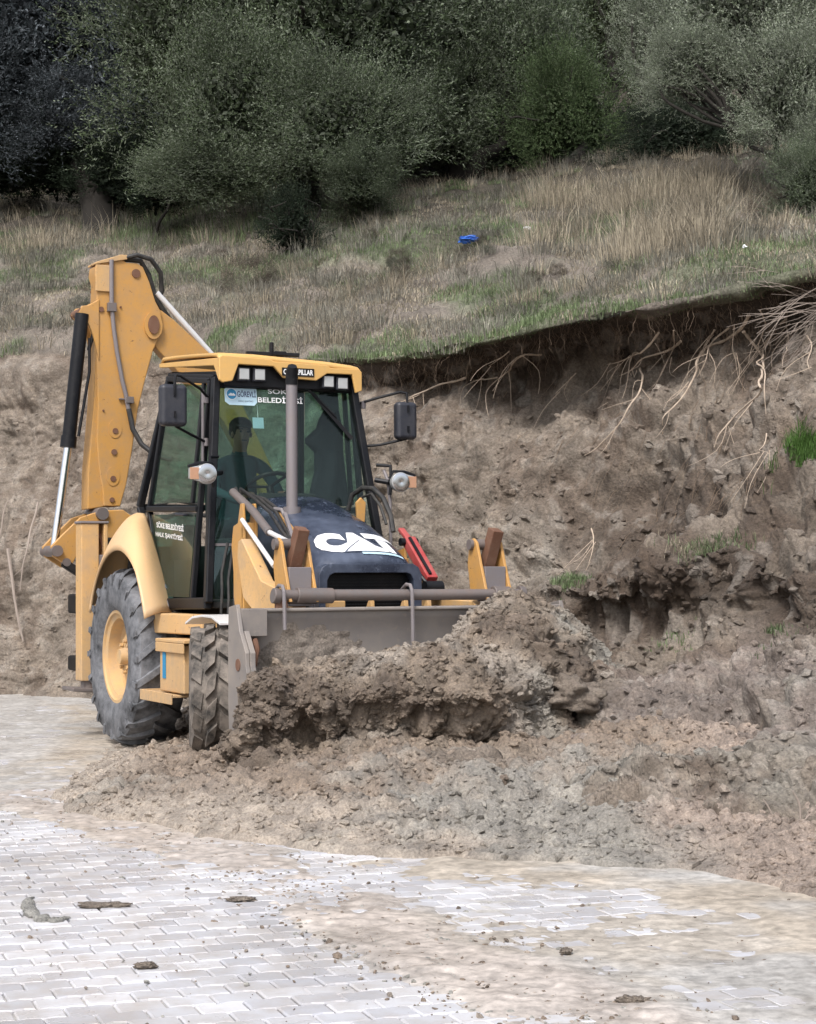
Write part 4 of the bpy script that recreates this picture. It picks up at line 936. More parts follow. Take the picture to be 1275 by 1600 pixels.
# loader: towers, arms, cylinders
for s in (-1, 1):
    mb = MB(); tw = [(1.75, 1.0), (1.74, 1.40), (1.70, 1.60), (1.74, 1.74), (1.83, 1.76), (1.88, 1.90), (1.93, 1.90), (1.96, 1.72), (1.95, 1.35), (1.92, 1.0)]
    if s > 0: tw = [(1.75, 1.0), (1.74, 1.40), (1.78, 1.56), (1.90, 1.58), (1.95, 1.35), (1.92, 1.0)]
    mb.prism([(x, s*.65, z) for x, z in tw], (0, s*.02, 0)); mb.prism([(x, s*.56, z) for x, z in tw], (0, s*.02, 0)); mb.b2((1.90, s*.56, 1.05), (1.945, s*.67, 1.50 if s > 0 else 1.76)); mb.build('loader_tower', M['yellow'], BH, .006)
    mb = MB(); ar = [(2.04, 1.50), (2.05, 1.62), (2.12, 1.64), (2.50, 1.34), (2.98, 1.25), (3.10, 1.14), (3.10, .97), (3.05, .95), (2.96, 1.03), (2.45, 1.08), (2.15, 1.22)]
    if s > 0: ar = [(2.04, 1.25), (2.05, 1.40), (2.12, 1.40), (2.50, 1.20), (2.98, 1.19), (3.10, 1.12), (3.10, .97), (3.05, .95), (2.45, 1.0), (2.15, 1.1)]
    mb.prism([(x, s*.655, z) for x, z in ar], (0, s*.10, 0)); arm = mb.build('loader_arm', M['yellow_low'], BH, .01)
    # tilt link plates at the front of the arm
    mb = MB()
    lk = [(3.00, 1.20), (2.95, 1.45), (2.98, 1.61), (3.03, 1.63), (3.08, 1.60), (3.14, 1.44), (3.24, 1.20)]
    mb.prism([(x, s*.74-.105, z) for x, z in lk], (0, .022, 0)); mb.prism([(x, s*.74+.085, z) for x, z in lk], (0, .022, 0))
    ln = mb.build('bell_crank', M['yellow'], BH, .005)
    mb = MB(); mb.b2((3.10, s*.74-.08, 1.17), (3.17, s*.74+.083, 1.43)); mb.build('guard_plate', M['dull'], ln, .005)
    mb = MB(); mb.bar((3.0, s*.74-.0, 1.36), (3.12, s*.74+.035, 1.69), .09, .085, (0, 1, 0)); mb.build('bucket_stop', M['rust'], ln, .006)
    mb = MB(); mb.cyl((3.02, s*.74-.13, 1.585), (3.02, s*.74+.12, 1.585), .038); mb.cyl((3.16, s*.74-.13, 1.22), (3.16, s*.74+.12, 1.22), .035); mb.build('pin', M['steel'], ln)
    if s < 0:
        mb = MB(); mb.tube([(1.55, s*.60, 2.0), (2.02, s*.62, 1.84), (2.38, s*.64, 1.68)], .030, 14); lc = mb.build('tilt_cylinder', M['steel'], BH)
        mb = MB(); mb.cyl((2.38, s*.64, 1.68), (3.0, s*.72, 1.585), .018); mb.cyl((1.95, s*.68, 1.78), (2.66, s*.72, 1.44), .017); mb.build('rod', M['white_rod'], lc)
        mb = MB()
        for o_ in (0, .04, .08): mb.tube([(1.45, s*.50, 2.03-o_*.3), (1.75, s*(.50-o_), 1.94), (2.05, s*(.50-o_*1.2), 1.83), (2.25, s*(.50-o_), 1.70), (2.6, s*.55, 1.58), (2.9, s*.60, 1.52)], .013, 8)
        mb.tube([(1.50, s*.56, 2.03), (1.62, s*.58, 1.95), (1.74, s*.60, 1.88), (1.78, s*.60, 1.78)], .015, 8)
        mb.build('hydraulic_hose', M['hose'], BH)
        mb = MB(); mb.tube([(1.98, s*.44, 1.86), (2.1, s*.43, 1.85), (2.14, s*.42, 1.79), (2.12, s*.42, 1.75)], .016, 8); mb.bar((2.2, s*.45, 1.82), (2.5, s*.50, 1.60), .025, .03); mb.build('steel_pipe', M['dull'], BH, .003)
        mb = MB(); mb.bar((2.02, s*.42, 1.84), (2.62, s*.44, 1.52), .03, .03); mb.build('yellow_strut', M['yellow'], BH, .004)
    else:
        mb = MB(); mb.bar((1.95, .60, 1.72), (2.10, .60, 1.63), .05, .03); mb.bar((2.08, .60, 1.635), (2.46, .60, 1.33), .09, .075); st2 = mb.build('safety_strut', M['red'], BH, .008)
        mb = MB(); mb.bar((2.12, .585, 1.64), (2.46, .585, 1.37), .02, .045); mb.cyl((2.10, .52, 1.62), (2.10, .66, 1.62), .03); mb.cyl((2.50, .52, 1.28), (2.50, .66, 1.28), .05); mb.tube([(2.3, .42, 1.38), (2.42, .5, 1.40), (2.50, .55, 1.30), (2.5, .6, 1.22)], .016, 8); mb.build('strut_pivot', M['black'], st2)
mb = MB(); mb.tube([(1.60, -.66, 1.62), (1.58, -.70, 1.40), (1.64, -.72, 1.25), (1.62, -.72, 1.1), (1.55, -.7, .98)], .012, 8); mb.tube([(1.66, -.64, 1.58), (1.64, -.67, 1.35), (1.70, -.69, 1.2), (1.68, -.69, 1.0)], .012, 8); mb.tube([(1.72, -.63, 1.5), (1.72, -.65, 1.3), (1.76, -.67, 1.15), (1.74, -.67, 1.0)], .012, 8); mb.build('hydraulic_hose', M['hose'], BH)
mb = MB(); mb.b2((1.80, -.14, .98), (2.55, -.02, 1.0)); mb.prism([(2.90, -.14, 1.14), (2.98, -.14, 1.24), (3.02, -.14, 1.0)], (0, .03, 0)); mb.prism([(2.90, .12, 1.14), (2.98, .12, 1.24), (3.02, .12, 1.0)], (0, .03, 0)); mb.b2((2.92, -.45, 1.05), (2.99, -.33, 1.2)); mb.prism([(2.90, .30, 1.14), (2.98, .30, 1.22), (3.02, .30, 1.0)], (0, .03, 0)); mb.build('quick_hitch', M['yellow_low'], BH, .005)
# torque tube across the bucket
mb = MB(); mb.cyl((3.20, -.93, 1.245), (3.20, .94, 1.235), .038); tt_ = mb.build('torque_tube', M['steel'], BH)
mb = MB()
for y0, y1 in ((-.95, -.90), (-.78, -.52), (.70, .83), (.90, .95)): mb.cyl((3.20, y0, 1.244), (3.20, y1, 1.238), .052)
mb.build('collar', M['steel'], tt_, .006)
mb = MB(); mb.prism([(3.18, .86, 1.24), (3.18, .94, 1.24), (3.18, .95, 1.14), (3.18, .84, 1.14)], (.04, 0, 0)); mb.prism([(3.18, -.93, 1.24), (3.18, -.86, 1.24), (3.18, -.84, 1.14), (3.18, -.93, 1.14)], (.04, 0, 0)); mb.build('end_bracket', M['rust'], tt_, .005)
for y, z1 in ((-.905, 1.02), (.03, .82)):
    mb = MB(); mb.tube([(3.30, y, z1), (3.29, y, 1.27), (3.26, y, 1.305), (3.20, y, 1.31), (3.14, y, 1.28), (3.13, y, 1.20)], .013, 8); mb.build('retaining_hook', M['dull'], tt_)
# bucket
prof = [(3.245, 1.150), (3.20, 1.08), (3.16, .95), (3.12, .78), (3.115, .60), (3.13, .42), (3.18, .25), (3.30, .15), (3.55, .12), (4.05, .10)]
V = [(x, y, z) for x, z in prof for y in np.linspace(-1.2, 1.2, 9)]; mb = MB(); mb.add(V, [tuple(int(q) for q in f) for f in grid_faces(10, 9)])
bk = mb.build('bucket', M['bucket_in'], BH, 0, 60); sm = bk.modifiers.new('s', 'SOLIDIFY'); sm.thickness = .022
mb = MB(); mb.b2((3.17, -1.2, 1.135), (3.262, 1.2, 1.162)); mb.build('top_rail', M['bucket'], bk, .012)
for s in (-1, 1):
    sp = [(3.12, 1.17), (3.26, 1.19), (3.32, 1.02), (3.43, .88), (3.43, .80), (3.52, .60), (3.90, .12), (3.90, .08), (3.22, .10), (3.13, .25), (3.11, .55), (3.11, .90)]
    mb = MB(); mb.prism([(x, s*1.2, z) for x, z in sp], (0, s*.03, 0)); pt = mb.build('side_plate', M['bucket'], bk, .006)
    mb = MB(); mb.prism([(x+.012, s*1.165, z) for x, z in sp[2:7]]+[(x-.05, s*1.165, z-.02) for x, z in sp[2:7]][::-1], (0, s*.035, 0)); mb.build('side_cutter', M['bucket'], pt, .004)
mb = MB(); mb.b2((3.20, -1.2, .98), (3.285, -1.02, 1.162)); mb.b2((3.20, 1.03, 1.02), (3.285, 1.2, 1.162)); mb.build('corner_gusset', M['bucket'], bk, .006)
ny_, nz_ = 110, 70; yy_, zz_ = np.meshgrid(np.linspace(-1.17, .35, ny_), np.linspace(.45, 1.12, nz_), indexing='ij'); pf_ = np.array(prof)[::-1]
pb = np.array(sorted([(z, x) for x, z in prof if z > .2])); xb_ = np.interp(zz_, pb[:, 0], pb[:, 1]); pp_ = np.stack([yy_.ravel(), zz_.ravel(), np.zeros(ny_*nz_)], 1)
th_ = (.045-.09*(((yy_+.60)/.62)**2+((zz_-.76)/.34)**2)).ravel()+.028*fbm(pp_, 3.0, 3, 7)+.012*lump(pp_, 9, 3, 8); th_ = np.minimum(th_, .06)
cs_ = np_mesh('caked_soil', np.stack([xb_.ravel()+.013+th_*.8, yy_.ravel(), zz_.ravel()], 1), [grid_faces(ny_, nz_)], M['mud'], bk, True, np.tile([.30, .255, .215], (ny_*nz_, 1)))
mb = MB(); mb.tube([(3.26, -1.16, .78), (3.30, -1.12, .80), (3.30, -1.10, .90), (3.26, -1.1, .96)], .02, 8); mb.cyl((3.30, -1.235, .80), (3.30, -1.225, .80), .04); mb.build('bucket_hook', M['rust'], bk)

# backhoe: king post, boom, stick
XB0 = -1.62
def yz(pts, X=XB0): return [(X, y, z) for y, z in pts]
kp = [(-.70, 1.96), (-.89, 1.90), (-1.06, 1.74), (-1.16, 1.64), (-1.14, 1.55), (-.98, 1.45), (-.92, 1.56), (-.86, 1.70), (-.72, 1.72), (-.42, 1.70), (-.40, 1.90), (-.50, 1.97)]
mb = MB(); mb.prism(yz(kp, -1.50), (.035, 0, 0)); mb.prism(yz(kp, -1.78), (.035, 0, 0)); kpo = mb.build('king_post', M['yellow'], BH, .01)
mb = MB(); mb.cyl((-1.84, -.70, 1.93), (-1.42, -.70, 1.93), .055); mb.cyl((-1.84, -1.11, 1.60), (-1.42, -1.11, 1.60), .05); mb.cyl((-1.52, -1.02, 1.50), (-1.44, -1.02, 1.50), .036); mb.build('pin', M['steel'], kpo)
mb = MB(); mb.bar((-1.50, -1.04, 1.50), (-1.42, -.72, 1.28), .07, .09, (1, 0, 0)); mb.build('swing_link', M['chassis'], kpo, .01)
mb = MB(); mb.b2((-1.75, -.78, .70), (-1.45, -.42, 1.72)); mb.b2((-1.5, -1.0, 1.05), (-1.15, .95, 1.22)); mb.b2((-1.5, -1.0, .55), (-1.15, .95, .68)); mb.build('slide_frame', M['chassis'], BH, .02)
bmP = [(-.73, 4.16), (-.74, 4.08), (-.715, 4.0), (-.725, 3.8), (-.72, 3.3), (-.71, 2.9), (-.72, 2.6), (-.70, 2.35), (-.665, 2.15), (-.655, 2.0), (-.50, 2.0), (-.44, 2.21), (-.385, 2.53), (-.335, 2.88), (-.26, 3.17), (-.19, 3.42), (-.10, 3.62), (-.115, 3.78), (-.17, 3.88), (-.225, 4.05), (-.285, 4.18), (-.34, 4.21), (-.44, 4.21), (-.50, 4.245), (-.60, 4.225)]
mb = MB(); mb.prism(yz(bmP, -1.745), (.20, 0, 0)); boom = mb.build('boom', M['yellow'], BH, .012)
sp_ = [(-.80, 1.97), (-.795, 2.3), (-.775, 2.55), (-.745, 2.9), (-.725, 3.3), (-.72, 3.8), (-.66, 3.8), (-.66, 3.0), (-.64, 2.6), (-.62, 2.0)]
mb = MB(); mb.prism(yz(sp_, -1.765), (.235-.03, 0, 0)); mb.build('boom_foot', M['yellow'], boom, .012)
ear = [(-.70, 3.86), (-.80, 3.80), (-.86, 3.79), (-.895, 3.73), (-.86, 3.67), (-.80, 3.63), (-.76, 3.54), (-.70, 3.30)]
mb = MB(); mb.prism(yz(ear, -1.56), (.03, 0, 0)); mb.prism(yz(ear, -1.76), (.03, 0, 0)); mb.build('cylinder_ear', M['yellow'], boom, .008)
hd = [(-.74, 4.17), (-.74, 4.19), (-.50, 4.275), (-.44, 4.275), (-.44, 4.235)]
mb = MB(); mb.prism(yz(hd, -1.76), (.235, 0, 0)); mb.b2((-1.54, -.735, 3.93), (-1.525, -.60, 4.17)); mb.build('boom_head_plate', M['yellow_low'], boom, .006)
mb = MB()
for y, z, r_ in ((-.355, 4.115, .04), (-.85, 3.735, .042), (-.68, 3.77, .024), (-.69, 3.96, .016), (-.55, 2.68, .026), (-.56, 2.49, .026), (-.57, 2.25, .026), (-.58, 2.06, .022), (-.50, 3.80, .009), (-.66, 2.86, .009)):
    mb.cyl((-1.80, y, z), (-1.532, y, z), r_)
mb.build('pin', M['rust'], boom)
disc((-1.545, -.55, 2.70), (0, 1, 0), (0, 0, 1), .062, .085, M['yellow'], boom, 'boss', th=.006); disc((-1.545, -.57, 2.27), (0, 1, 0), (0, 0, 1), .062, .085, M['yellow'], boom, 'boss', th=.006)
disc((-1.545, -.195, 3.65), (0, 1, 0), (0, 0, 1), .085, .125, M['yellow'], boom, 'boss', th=.022); disc((-1.523, -.195, 3.655), (0, 1, 0), (0, 0, 1), .052, .085, M['rust'], boom, 'pivot_cap', th=.014)
mb = MB(); mb.tube([(-1.525, -.59, 4.22), (-1.52, -.59, 3.80), (-1.52, -.57, 3.60), (-1.52, -.54, 3.39), (-1.52, -.49, 3.13), (-1.52, -.46, 3.02), (-1.52, -.43, 2.86)], .020, 10); pp = mb.build('steel_pipe', M['dull'], boom)
mb = MB(); mb.b2((-1.54, -.63, 3.75), (-1.49, -.55, 3.83)); mb.b2((-1.54, -.46, 2.93), (-1.49, -.39, 2.99)); mb.b2((-1.54, -.52, 2.96), (-1.515, -.38, 2.975)); mb.build('pipe_clamp', M['steel'], pp, .005)
mb = MB(); mb.tube([(-1.52, -.43, 2.88), (-1.50, -.40, 2.70), (-1.46, -.33, 2.56), (-1.40, -.22, 2.46), (-1.3, -.1, 2.42)], .024, 10)
mb.tube([(-1.55, -.46, 4.25), (-1.52, -.35, 4.28), (-1.52, -.22, 4.25), (-1.55, -.12, 4.14), (-1.60, -.09, 3.98), (-1.62, -.12, 3.88)], .022, 10); mb.tube([(-1.60, -.50, 4.25), (-1.58, -.30, 4.24), (-1.60, -.22, 4.12), (-1.62, -.14, 3.90), (-1.64, .0, 3.72), (-1.68, .30, 3.42)], .026, 10)
mb.tube([(-1.45, -.48, 1.75), (-1.35, -.35, 1.95), (-1.15, -.15, 2.05), (-.8, 0, 2.0)], .02, 8); mb.tube([(-1.45, -.48, 1.68), (-1.3, -.30, 1.85), (-1.1, -.1, 1.93), (-.8, .05, 1.9)], .02, 8); mb.tube([(-1.60, -.78, 3.40), (-1.58, -.74, 3.55), (-1.56, -.77, 3.68)], .018, 8)
mb.build('hydraulic_hose', M['hose'], BH)
skP = [(-.30, 3.66), (-.22, 3.80), (-.10, 3.80), (.02, 3.72), (.52, 3.30), (1.15, 2.05), (.98, 1.98), (.50, 2.80), (.20, 3.10), (-.12, 3.42), (-.20, 3.50)]
mb = MB(); mb.prism(yz(skP, -1.72), (.14, 0, 0)); mb.build('stick', M['yellow'], BH, .012)
mb = MB(); mb.cyl((-1.60, -.14, 3.96), (-1.62, .40, 3.42), .028, n=16); mb.build('stick_cylinder_rod', M['white_rod'], BH)
mb = MB(); mb.cyl((-1.56, -.85, 3.72), (-1.56, -.975, 2.56), .062, n=18); mb.cyl((-1.56, -.968, 2.62), (-1.56, -.98, 2.52), .072, n=18); mb.tube([(-1.50, -.80, 3.50), (-1.50, -.80, 3.2), (-1.50, -.90, 2.62)], .014, 8); mb.build('boom_cylinder', M['black'], BH)
mb = MB(); mb.cyl((-1.56, -.975, 2.56), (-1.56, -1.105, 1.62), .035, n=16); mb.build('boom_cylinder_rod', M['chrome'], BH)
# small bucket of the backhoe, folded behind the cab
mb = MB(); bp = [(1.0, 1.95), (1.25, 2.0), (1.2, 1.55), (.95, 1.35), (.70, 1.45), (.62, 1.7)]; mb.prism(yz(bp, -1.90), (.45, 0, 0)); mb.build('digging_bucket', M['bucket'], BH, .01)
# stabilisers
for s in (-1, 1):
    y0, y1 = (-1.035, -.80) if s < 0 else (.80, 1.035)
    mb = MB(); mb.b2((-1.12, y0, .48), (-.94, y0+.155, 1.83)); mb.b2((-1.12, y0+.155, .48), (-1.08, y1, 1.83)); mb.b2((-1.12, y1-.035, 1.2), (-.94, y1, 1.83)); sb = mb.build('stabiliser', M['yellow_low'], BH, .008)
    mb = MB(); mb.b2((-1.13, y0-.01, 1.83), (-.93, y1+.005, 1.85)); mb.b2((-1.0, y0+.155, 1.46), (-.95, y1-.035, 1.56)); mb.build('cap_plate', M['dull'], sb, .004)
    mb = MB(); mb.cyl((-1.02, y0+.18, 1.75), (-1.0, y0+.14, 1.6), .012); mb.cyl((-1.02, y0+.18, 1.75), (-1.0, y0+.21, 1.6), .012); mb.b2((-1.10, y0+.04, .42), (-.98, y0+.13, .50)); mb.build('link', M['rust'], sb)
    mb = MB(); mb.prism([(-1.2, y0-.10, .40), (-.85, y0-.10, .40), (-.85, y1+.10, .37), (-1.2, y1+.10, .37)], (0, 0, .03)); mb.cyl((-1.03, y0+.09, .38), (-1.03, y0+.09, .52), .07); mb.build('foot', M['steel'], sb, .008)
# ------------------------------------------------------------------ driver and jacket
def skin_mesh(name, chains, root, sub=1):
    """chains: lists of (co, (rx, ry)); first chain starts at the root; a chain may start with an index ('@', i) of an existing vertex"""
    bm = bmesh.new(); lay = bm.verts.layers.skin.verify(); vs = []
    for ch in chains:
        prev = None
        for e in ch:
            if e[0] == '@': prev = vs[e[1]]; continue
            v = bm.verts.new(e[0]); v[lay].radius = e[1] if isinstance(e[1], tuple) else (e[1], e[1]); vs.append(v)
            if prev is not None: bm.edges.new((prev, v))
            prev = v
    vs[root][lay].use_root = True
    me = bpy.data.meshes.new(name); bm.to_mesh(me); bm.free(); o = bpy.data.objects.new(name, me); COL.objects.link(o)
    o.modifiers.new('skin', 'SKIN').use_smooth_shade = True; sb_ = o.modifiers.new('sub', 'SUBSURF'); sb_.levels = sb_.render_levels = sub+1
    dg = bpy.context.evaluated_depsgraph_get(); m2 = bpy.data.meshes.new_from_object(o.evaluated_get(dg)); bpy.data.objects.remove(o); m2.name = name
    m2.polygons.foreach_set('use_smooth', [True]*len(m2.polygons)); return m2
def rp(a, k=1.0): return c_+tl@Vector((.19*k*math.cos(a), .19*k*math.sin(a), 0))
hr, hl = rp(rad(222)), rp(rad(130))
ch = [[((.10, .0, 1.78), (.15, .12)), ((.07, .005, 1.95), (.145, .11)), ((.07, .01, 2.12), (.155, .11)), ((.09, .01, 2.27), (.15, .10)), ((.115, .005, 2.365), (.075, .07)), ((.14, .0, 2.43), (.055, .055)), ((.175, .0, 2.50), (.073, .078)), ((.17, .0, 2.565), (.078, .088)), ((.165, .0, 2.61), (.062, .075))]]
ch.append([('@', 3), ((.09, -.13, 2.30), .075), ((.11, -.205, 2.27), .062), ((.26, -.27, 2.07), .045), ((hr.x-.17, hr.y-.03, hr.z-.03), .034), ((hr.x-.05, hr.y-.01, hr.z-.005), .026), ((hr.x-.02, hr.y-.005, hr.z+.02), (.034, .02))])
ch.append([('@', 3), ((.09, .15, 2.30), .075), ((.11, .225, 2.27), .062), ((.28, .29, 2.07), .045), ((hl.x-.17, hl.y+.03, hl.z-.03), .034), ((hl.x-.05, hl.y+.01, hl.z-.005), .026), ((hl.x-.02, hl.y+.005, hl.z+.02), (.034, .02))])
hR = 9+5; hL = 15+5
for s, h_, base_ in ((-1, hr, 14), (1, hl, 20)):
    for k in range(4):
        dy_ = (-.03+.02*k); ln_ = (.9, 1, .95, .8)[k]
        ch.append([('@', base_), ((h_.x+.01, h_.y+dy_, h_.z+.030), .0095), ((h_.x+.030*ln_, h_.y+dy_, h_.z+.018), .0085), ((h_.x+.026*ln_, h_.y+dy_, h_.z-.012), .0075)])
    ch.append([('@', base_-1), ((h_.x-.015, h_.y-.035*s*-1, h_.z-.005), .010), ((h_.x+.012, h_.y+.030*s, h_.z-.018), .0085)])
for s in (-1, 1): ch.append([('@', 0), ((.16, .10*s, 1.77), .10), ((.55, .15*s, 1.78), .075), ((.72, .16*s, 1.55), .055), ((.80, .16*s, 1.30), .045), ((.92, .17*s, 1.24), (.045, .035))])
pm = skin_mesh('person', ch, 0)
pm.materials.clear(); [pm.materials.append(M[k]) for k in ('cloth', 'skin', 'trousers')]
mi = []
for f in pm.polygons:
    c0 = f.center; hand = min((c0-hr).length, (c0-hl).length) < .085
    mi.append(1 if (hand or c0.z > 2.40) else 2 if (c0.z < 1.84 and c0.x > -.2) else 0)
pm.polygons.foreach_set('material_index', mi)
man = link('person', pm, None); man.matrix_world = BH.matrix_basis.copy()
tag(man, 'man in a blue grey work shirt driving with both hands on the steering wheel', 'person')
mb = MB(); mb.lathe([(0, .098), (.03, .096), (.06, .08), (.085, .045), (.092, .0)], (.155, 0, 2.60), 'z', 24); mb.prism([(.24, -.07, 2.605), (.31, -.04, 2.60), (.32, 0, 2.60), (.31, .04, 2.60), (.24, .07, 2.605)], (0, 0, .012)); mb.build('cap', M['hair'], man)
mb = MB(); mb.lathe([(-.06, .07), (-.03, .092), (.0, .094), (.03, .092)], (.14, 0, 2.575), 'z', 20); mb.build('hair', M['hair'], man)
mb = MB(); mb.prism([(.245, -.012, 2.515), (.245, .012, 2.515), (.252, 0, 2.555)], (.028, 0, -.004)); mb.build('nose', M['skin'], man)
for s in (-1, 1):
    mb = MB(); mb.lathe([(-.01, .002), (-.004, .009), (.004, .009), (.008, .002)], (.246, .032*s, 2.563), 'x', 10); mb.build('eye', M['hair'], man)
    mb = MB(); mb.b2((.235, .015*s, 2.580), (.252, .05*s, 2.588)); mb.build('eyebrow', M['hair'], man)
    mb = MB(); mb.lathe([(-.008, .006), (0, .026), (.008, .02)], (.17, .082*s, 2.545), 'y', 12); mb.build('ear', M['skin'], man)
mb = MB(); mb.b2((.244, -.024, 2.488), (.252, .024, 2.496)); mb.build('mouth', M['dark_cloth'], man)
# jacket hanging at the left of the windscreen
jz = [2.82, 2.76, 2.70, 2.62, 2.55, 2.47, 2.43, 2.36, 2.2, 2.05, 1.93]; jl = [.44, .43, .42, .37, .35, .25, .25, .33, .33, .29, .28]; jr = [.47, .50, .54, .56, .58, .58, .58, .58, .60, .62, .63]
V = []; zz = np.linspace(2.82, 1.93, 44)
for z in zz:
    a_, b_ = np.interp(z, jz[::-1], jl[::-1]), np.interp(z, jz[::-1], jr[::-1])
    for k in range(28):
        th = 2*math.pi*k/28; fo = 1+.16*math.sin(th*5+z*6)*min(1, (2.8-z)*3)
        V.append((.93+.07*math.sin(th)*fo, (a_+b_)/2+(b_-a_)/2*math.cos(th), z))
Fc = [(i*28+k, i*28+(k+1) % 28, (i+1)*28+(k+1) % 28, (i+1)*28+k) for i in range(43) for k in range(28)]+[tuple(range(28))[::-1], tuple(range(43*28, 44*28))]
mb = MB(); mb.add(V, Fc); jk = mb.build('jacket', M['dark_cloth']); jk.matrix_world = BH.matrix_basis.copy(); tag(jk, 'dark jacket hanging inside the cab behind the windscreen', 'jacket')

# ------------------------------------------------------------------ roots and twigs on the bank
def z7(x, y): return 600+x/1.889, 400+y/1.889
roots = [
 ([(1070,150),(1040,200),(960,240),(925,330),(920,365),(890,430),(840,490),(830,530)], .022, 'longest pale root hanging from the dark overhang and curving down left'),
 ([(975,200),(945,240),(925,320)], .012, 'short side root just left of the longest hanging root'),
 ([(1030,225),(985,255),(955,310),(920,370)], .014, 'root crossing the middle of the longest hanging root'),
 ([(875,225),(830,265),(770,310),(705,370)], .018, 'straight pale root slanting down left beneath the overhang'),
 ([(805,215),(745,260),(735,330),(700,440)], .016, 'pale root bending straight down left of the slanting one'),
 ([(740,260),(690,300),(670,330)], .009, 'thin short root at the left end of the root cluster'),
 ([(765,330),(750,420),(700,520),(640,590),(608,610)], .013, 'long thin root running far down the tan bank face'),
 ([(1060,195),(1095,260),(1110,320),(1125,400),(1120,440),(1060,500),(1010,550),(990,590)], .019, 'forked root under the right overhang ending far down left'),
 ([(1095,150),(1115,230),(1115,320)], .010, 'thin upright root joining the forked root from above'),
 ([(1170,175),(1150,240),(1115,310),(1125,380),(1135,480)], .016, 'pale root coming from upper right over the forked root'),
 ([(1190,150),(1192,230),(1185,350)], .009, 'thin straight root hanging nearest the right edge of the cluster'),
 ([(460,280),(410,290),(350,370),(305,430),(315,500)], .014, 'brown root on the bank face right of the mirror'),
 ([(240,345),(170,375),(110,410),(88,435)], .016, 'broken pale root sticking out behind the left side mirror'),
 ([(330,340),(260,360)], .010, 'short stub of root above the broken pale root'),
 ([(360,260),(310,310)], .008, 'small root right below the turf edge above the cab'),
 ([(855,195),(850,260),(820,350)], .010, 'root hanging straight under the overhang beside the slanting root'),
 ([(1120,540),(1125,580),(1155,610)], .008, 'little hooked root on the bank near the green grass tuft'),
 ([(620,830),(630,870),(615,930)], .009, 'small upright root low on the slump beyond the loader arm'),
 ([(1260,250),(1248,370)], .010, 'short thick root at the far right edge under the turf'),
 ([(590,350),(520,420)], .008, 'faint short root in the middle of the dark band'),
 ([(1040,180),(1045,260),(1060,345)], .008, 'thin curved root between the longest and the forked root')]
def curve(pts, n, jit, seed):
    P_ = np.array(pts); t = np.linspace(0, len(P_)-1, n); C_ = catmull(P_, t)
    return C_+jit*np.stack([vn(C_, 3.0, seed), vn(C_, 3.0, seed+1), vn(C_, 3.0, seed+2)], 1)
for i, (pts, r, lab) in enumerate(roots):
    n = len(pts); P_ = []
    for k, p in enumerate(pts):
        q = on_bank(*z7(*p), .07); P_.append(q+np.array([0, -.09*math.sin(math.pi*min(1, (k+.3)/n)), .0]))
    C_ = curve(P_, 8*len(pts), .05, 100+i*3); m_ = len(C_)
    mb = MB(); mb.tube([tuple(p) for p in C_], [.72*r*(1-.8*k/m_)*(1+.2*math.sin(k*1.7+i)) for k in range(m_)], 6)
    rb_ = np.random.default_rng(i+300)
    for q_ in range(2 if m_ < 20 else 4):
        a_ = C_[int(m_*(.15+.75*rb_.random()))]; d_ = np.array([-.10-.22*rb_.random()+.25*(rb_.random() < .3), -.03, -.10-.35*rb_.random()]); mb.tube([tuple(p) for p in curve([a_, a_+d_*.5+.03*rb_.standard_normal(3), a_+d_], 7, .03, q_+i*9)], [.0036*(1-.8*k/7) for k in range(7)], 4)
    tag(mb.build('root', M['root'], None), lab, 'root')
    if 0: pass
# hair-like rootlets under the turf edge
rg = np.random.default_rng(21); Vs = []; Fs = []; nV = 0
lips = np.where((t_ > 8.2) & (t_ < 9.5) & (xc > 480) & (xc < 1330))[0]; faces_ = np.where((t_ > 6.0) & (t_ < 8.2) & (xc > 600) & (xc < 1330))[0]
def hair(p, L, r, sway, dirx):
    global nV
    n = 6; t = np.linspace(0, 1, n); a_ = rg.standard_normal(3)*sway
    C_ = p+np.stack([a_[0]*t+dirx*t, -.06*t+.03*a_[1]*np.sin(t*5), -L*t], 1)+.012*rg.standard_normal((n, 3))
    for k in range(n):
        rr_ = r*(1-.8*t[k])
        for j in range(3): Vs.append(C_[k]+rr_*np.array([math.cos(j*2.1), math.sin(j*2.1), 0]))
    for k in range(n-1):
        for j in range(3): Fs.append((nV+k*3+j, nV+k*3+(j+1) % 3, nV+(k+1)*3+(j+1) % 3, nV+(k+1)*3+j))
    nV += n*3
for k in rg.choice(lips, 900): hair(Q[k]+n_[k]*.01, .04+.26*rg.random()**2.5, .002+.0015*rg.random(), .07, 0)
for k in rg.choice(faces_, 260): 
    if xc[k] > 900 or rg.random() < .4: hair(Q[k]+n_[k]*.03, .12+.6*rg.random()**1.5, .002+.0022*rg.random(), .10, -.2)
o = np_mesh('rootlets', np.array(Vs), [np.array(Fs)], M['rootlet']); tag(o, 'fine hair roots hanging under the edge of the turf', 'roots', kind='stuff')
def stick(pts, r, lab, mat='twig', name='stick', cat='stick', branches=()):
    C_ = curve(pts, 6*len(pts), .02, 7); mb = MB(); mb.tube([tuple(p) for p in C_], [r*(1-.5*k/len(C_)) for k in range(len(C_))], 6)
    for b_ in branches:
        B_ = curve(b_, 10, .015, 3); mb.tube([tuple(p) for p in B_], [r*.6*(1-.6*k/10) for k in range(10)], 5)
    o = mb.build(name, M[mat]); tag(o, lab, cat); return o
stick([on_bank(20, 859, .12), on_bank(29, 930, .12), on_bank(40, 1006, .1)], .022, 'straight grey stick leaning on the bank at the far left')
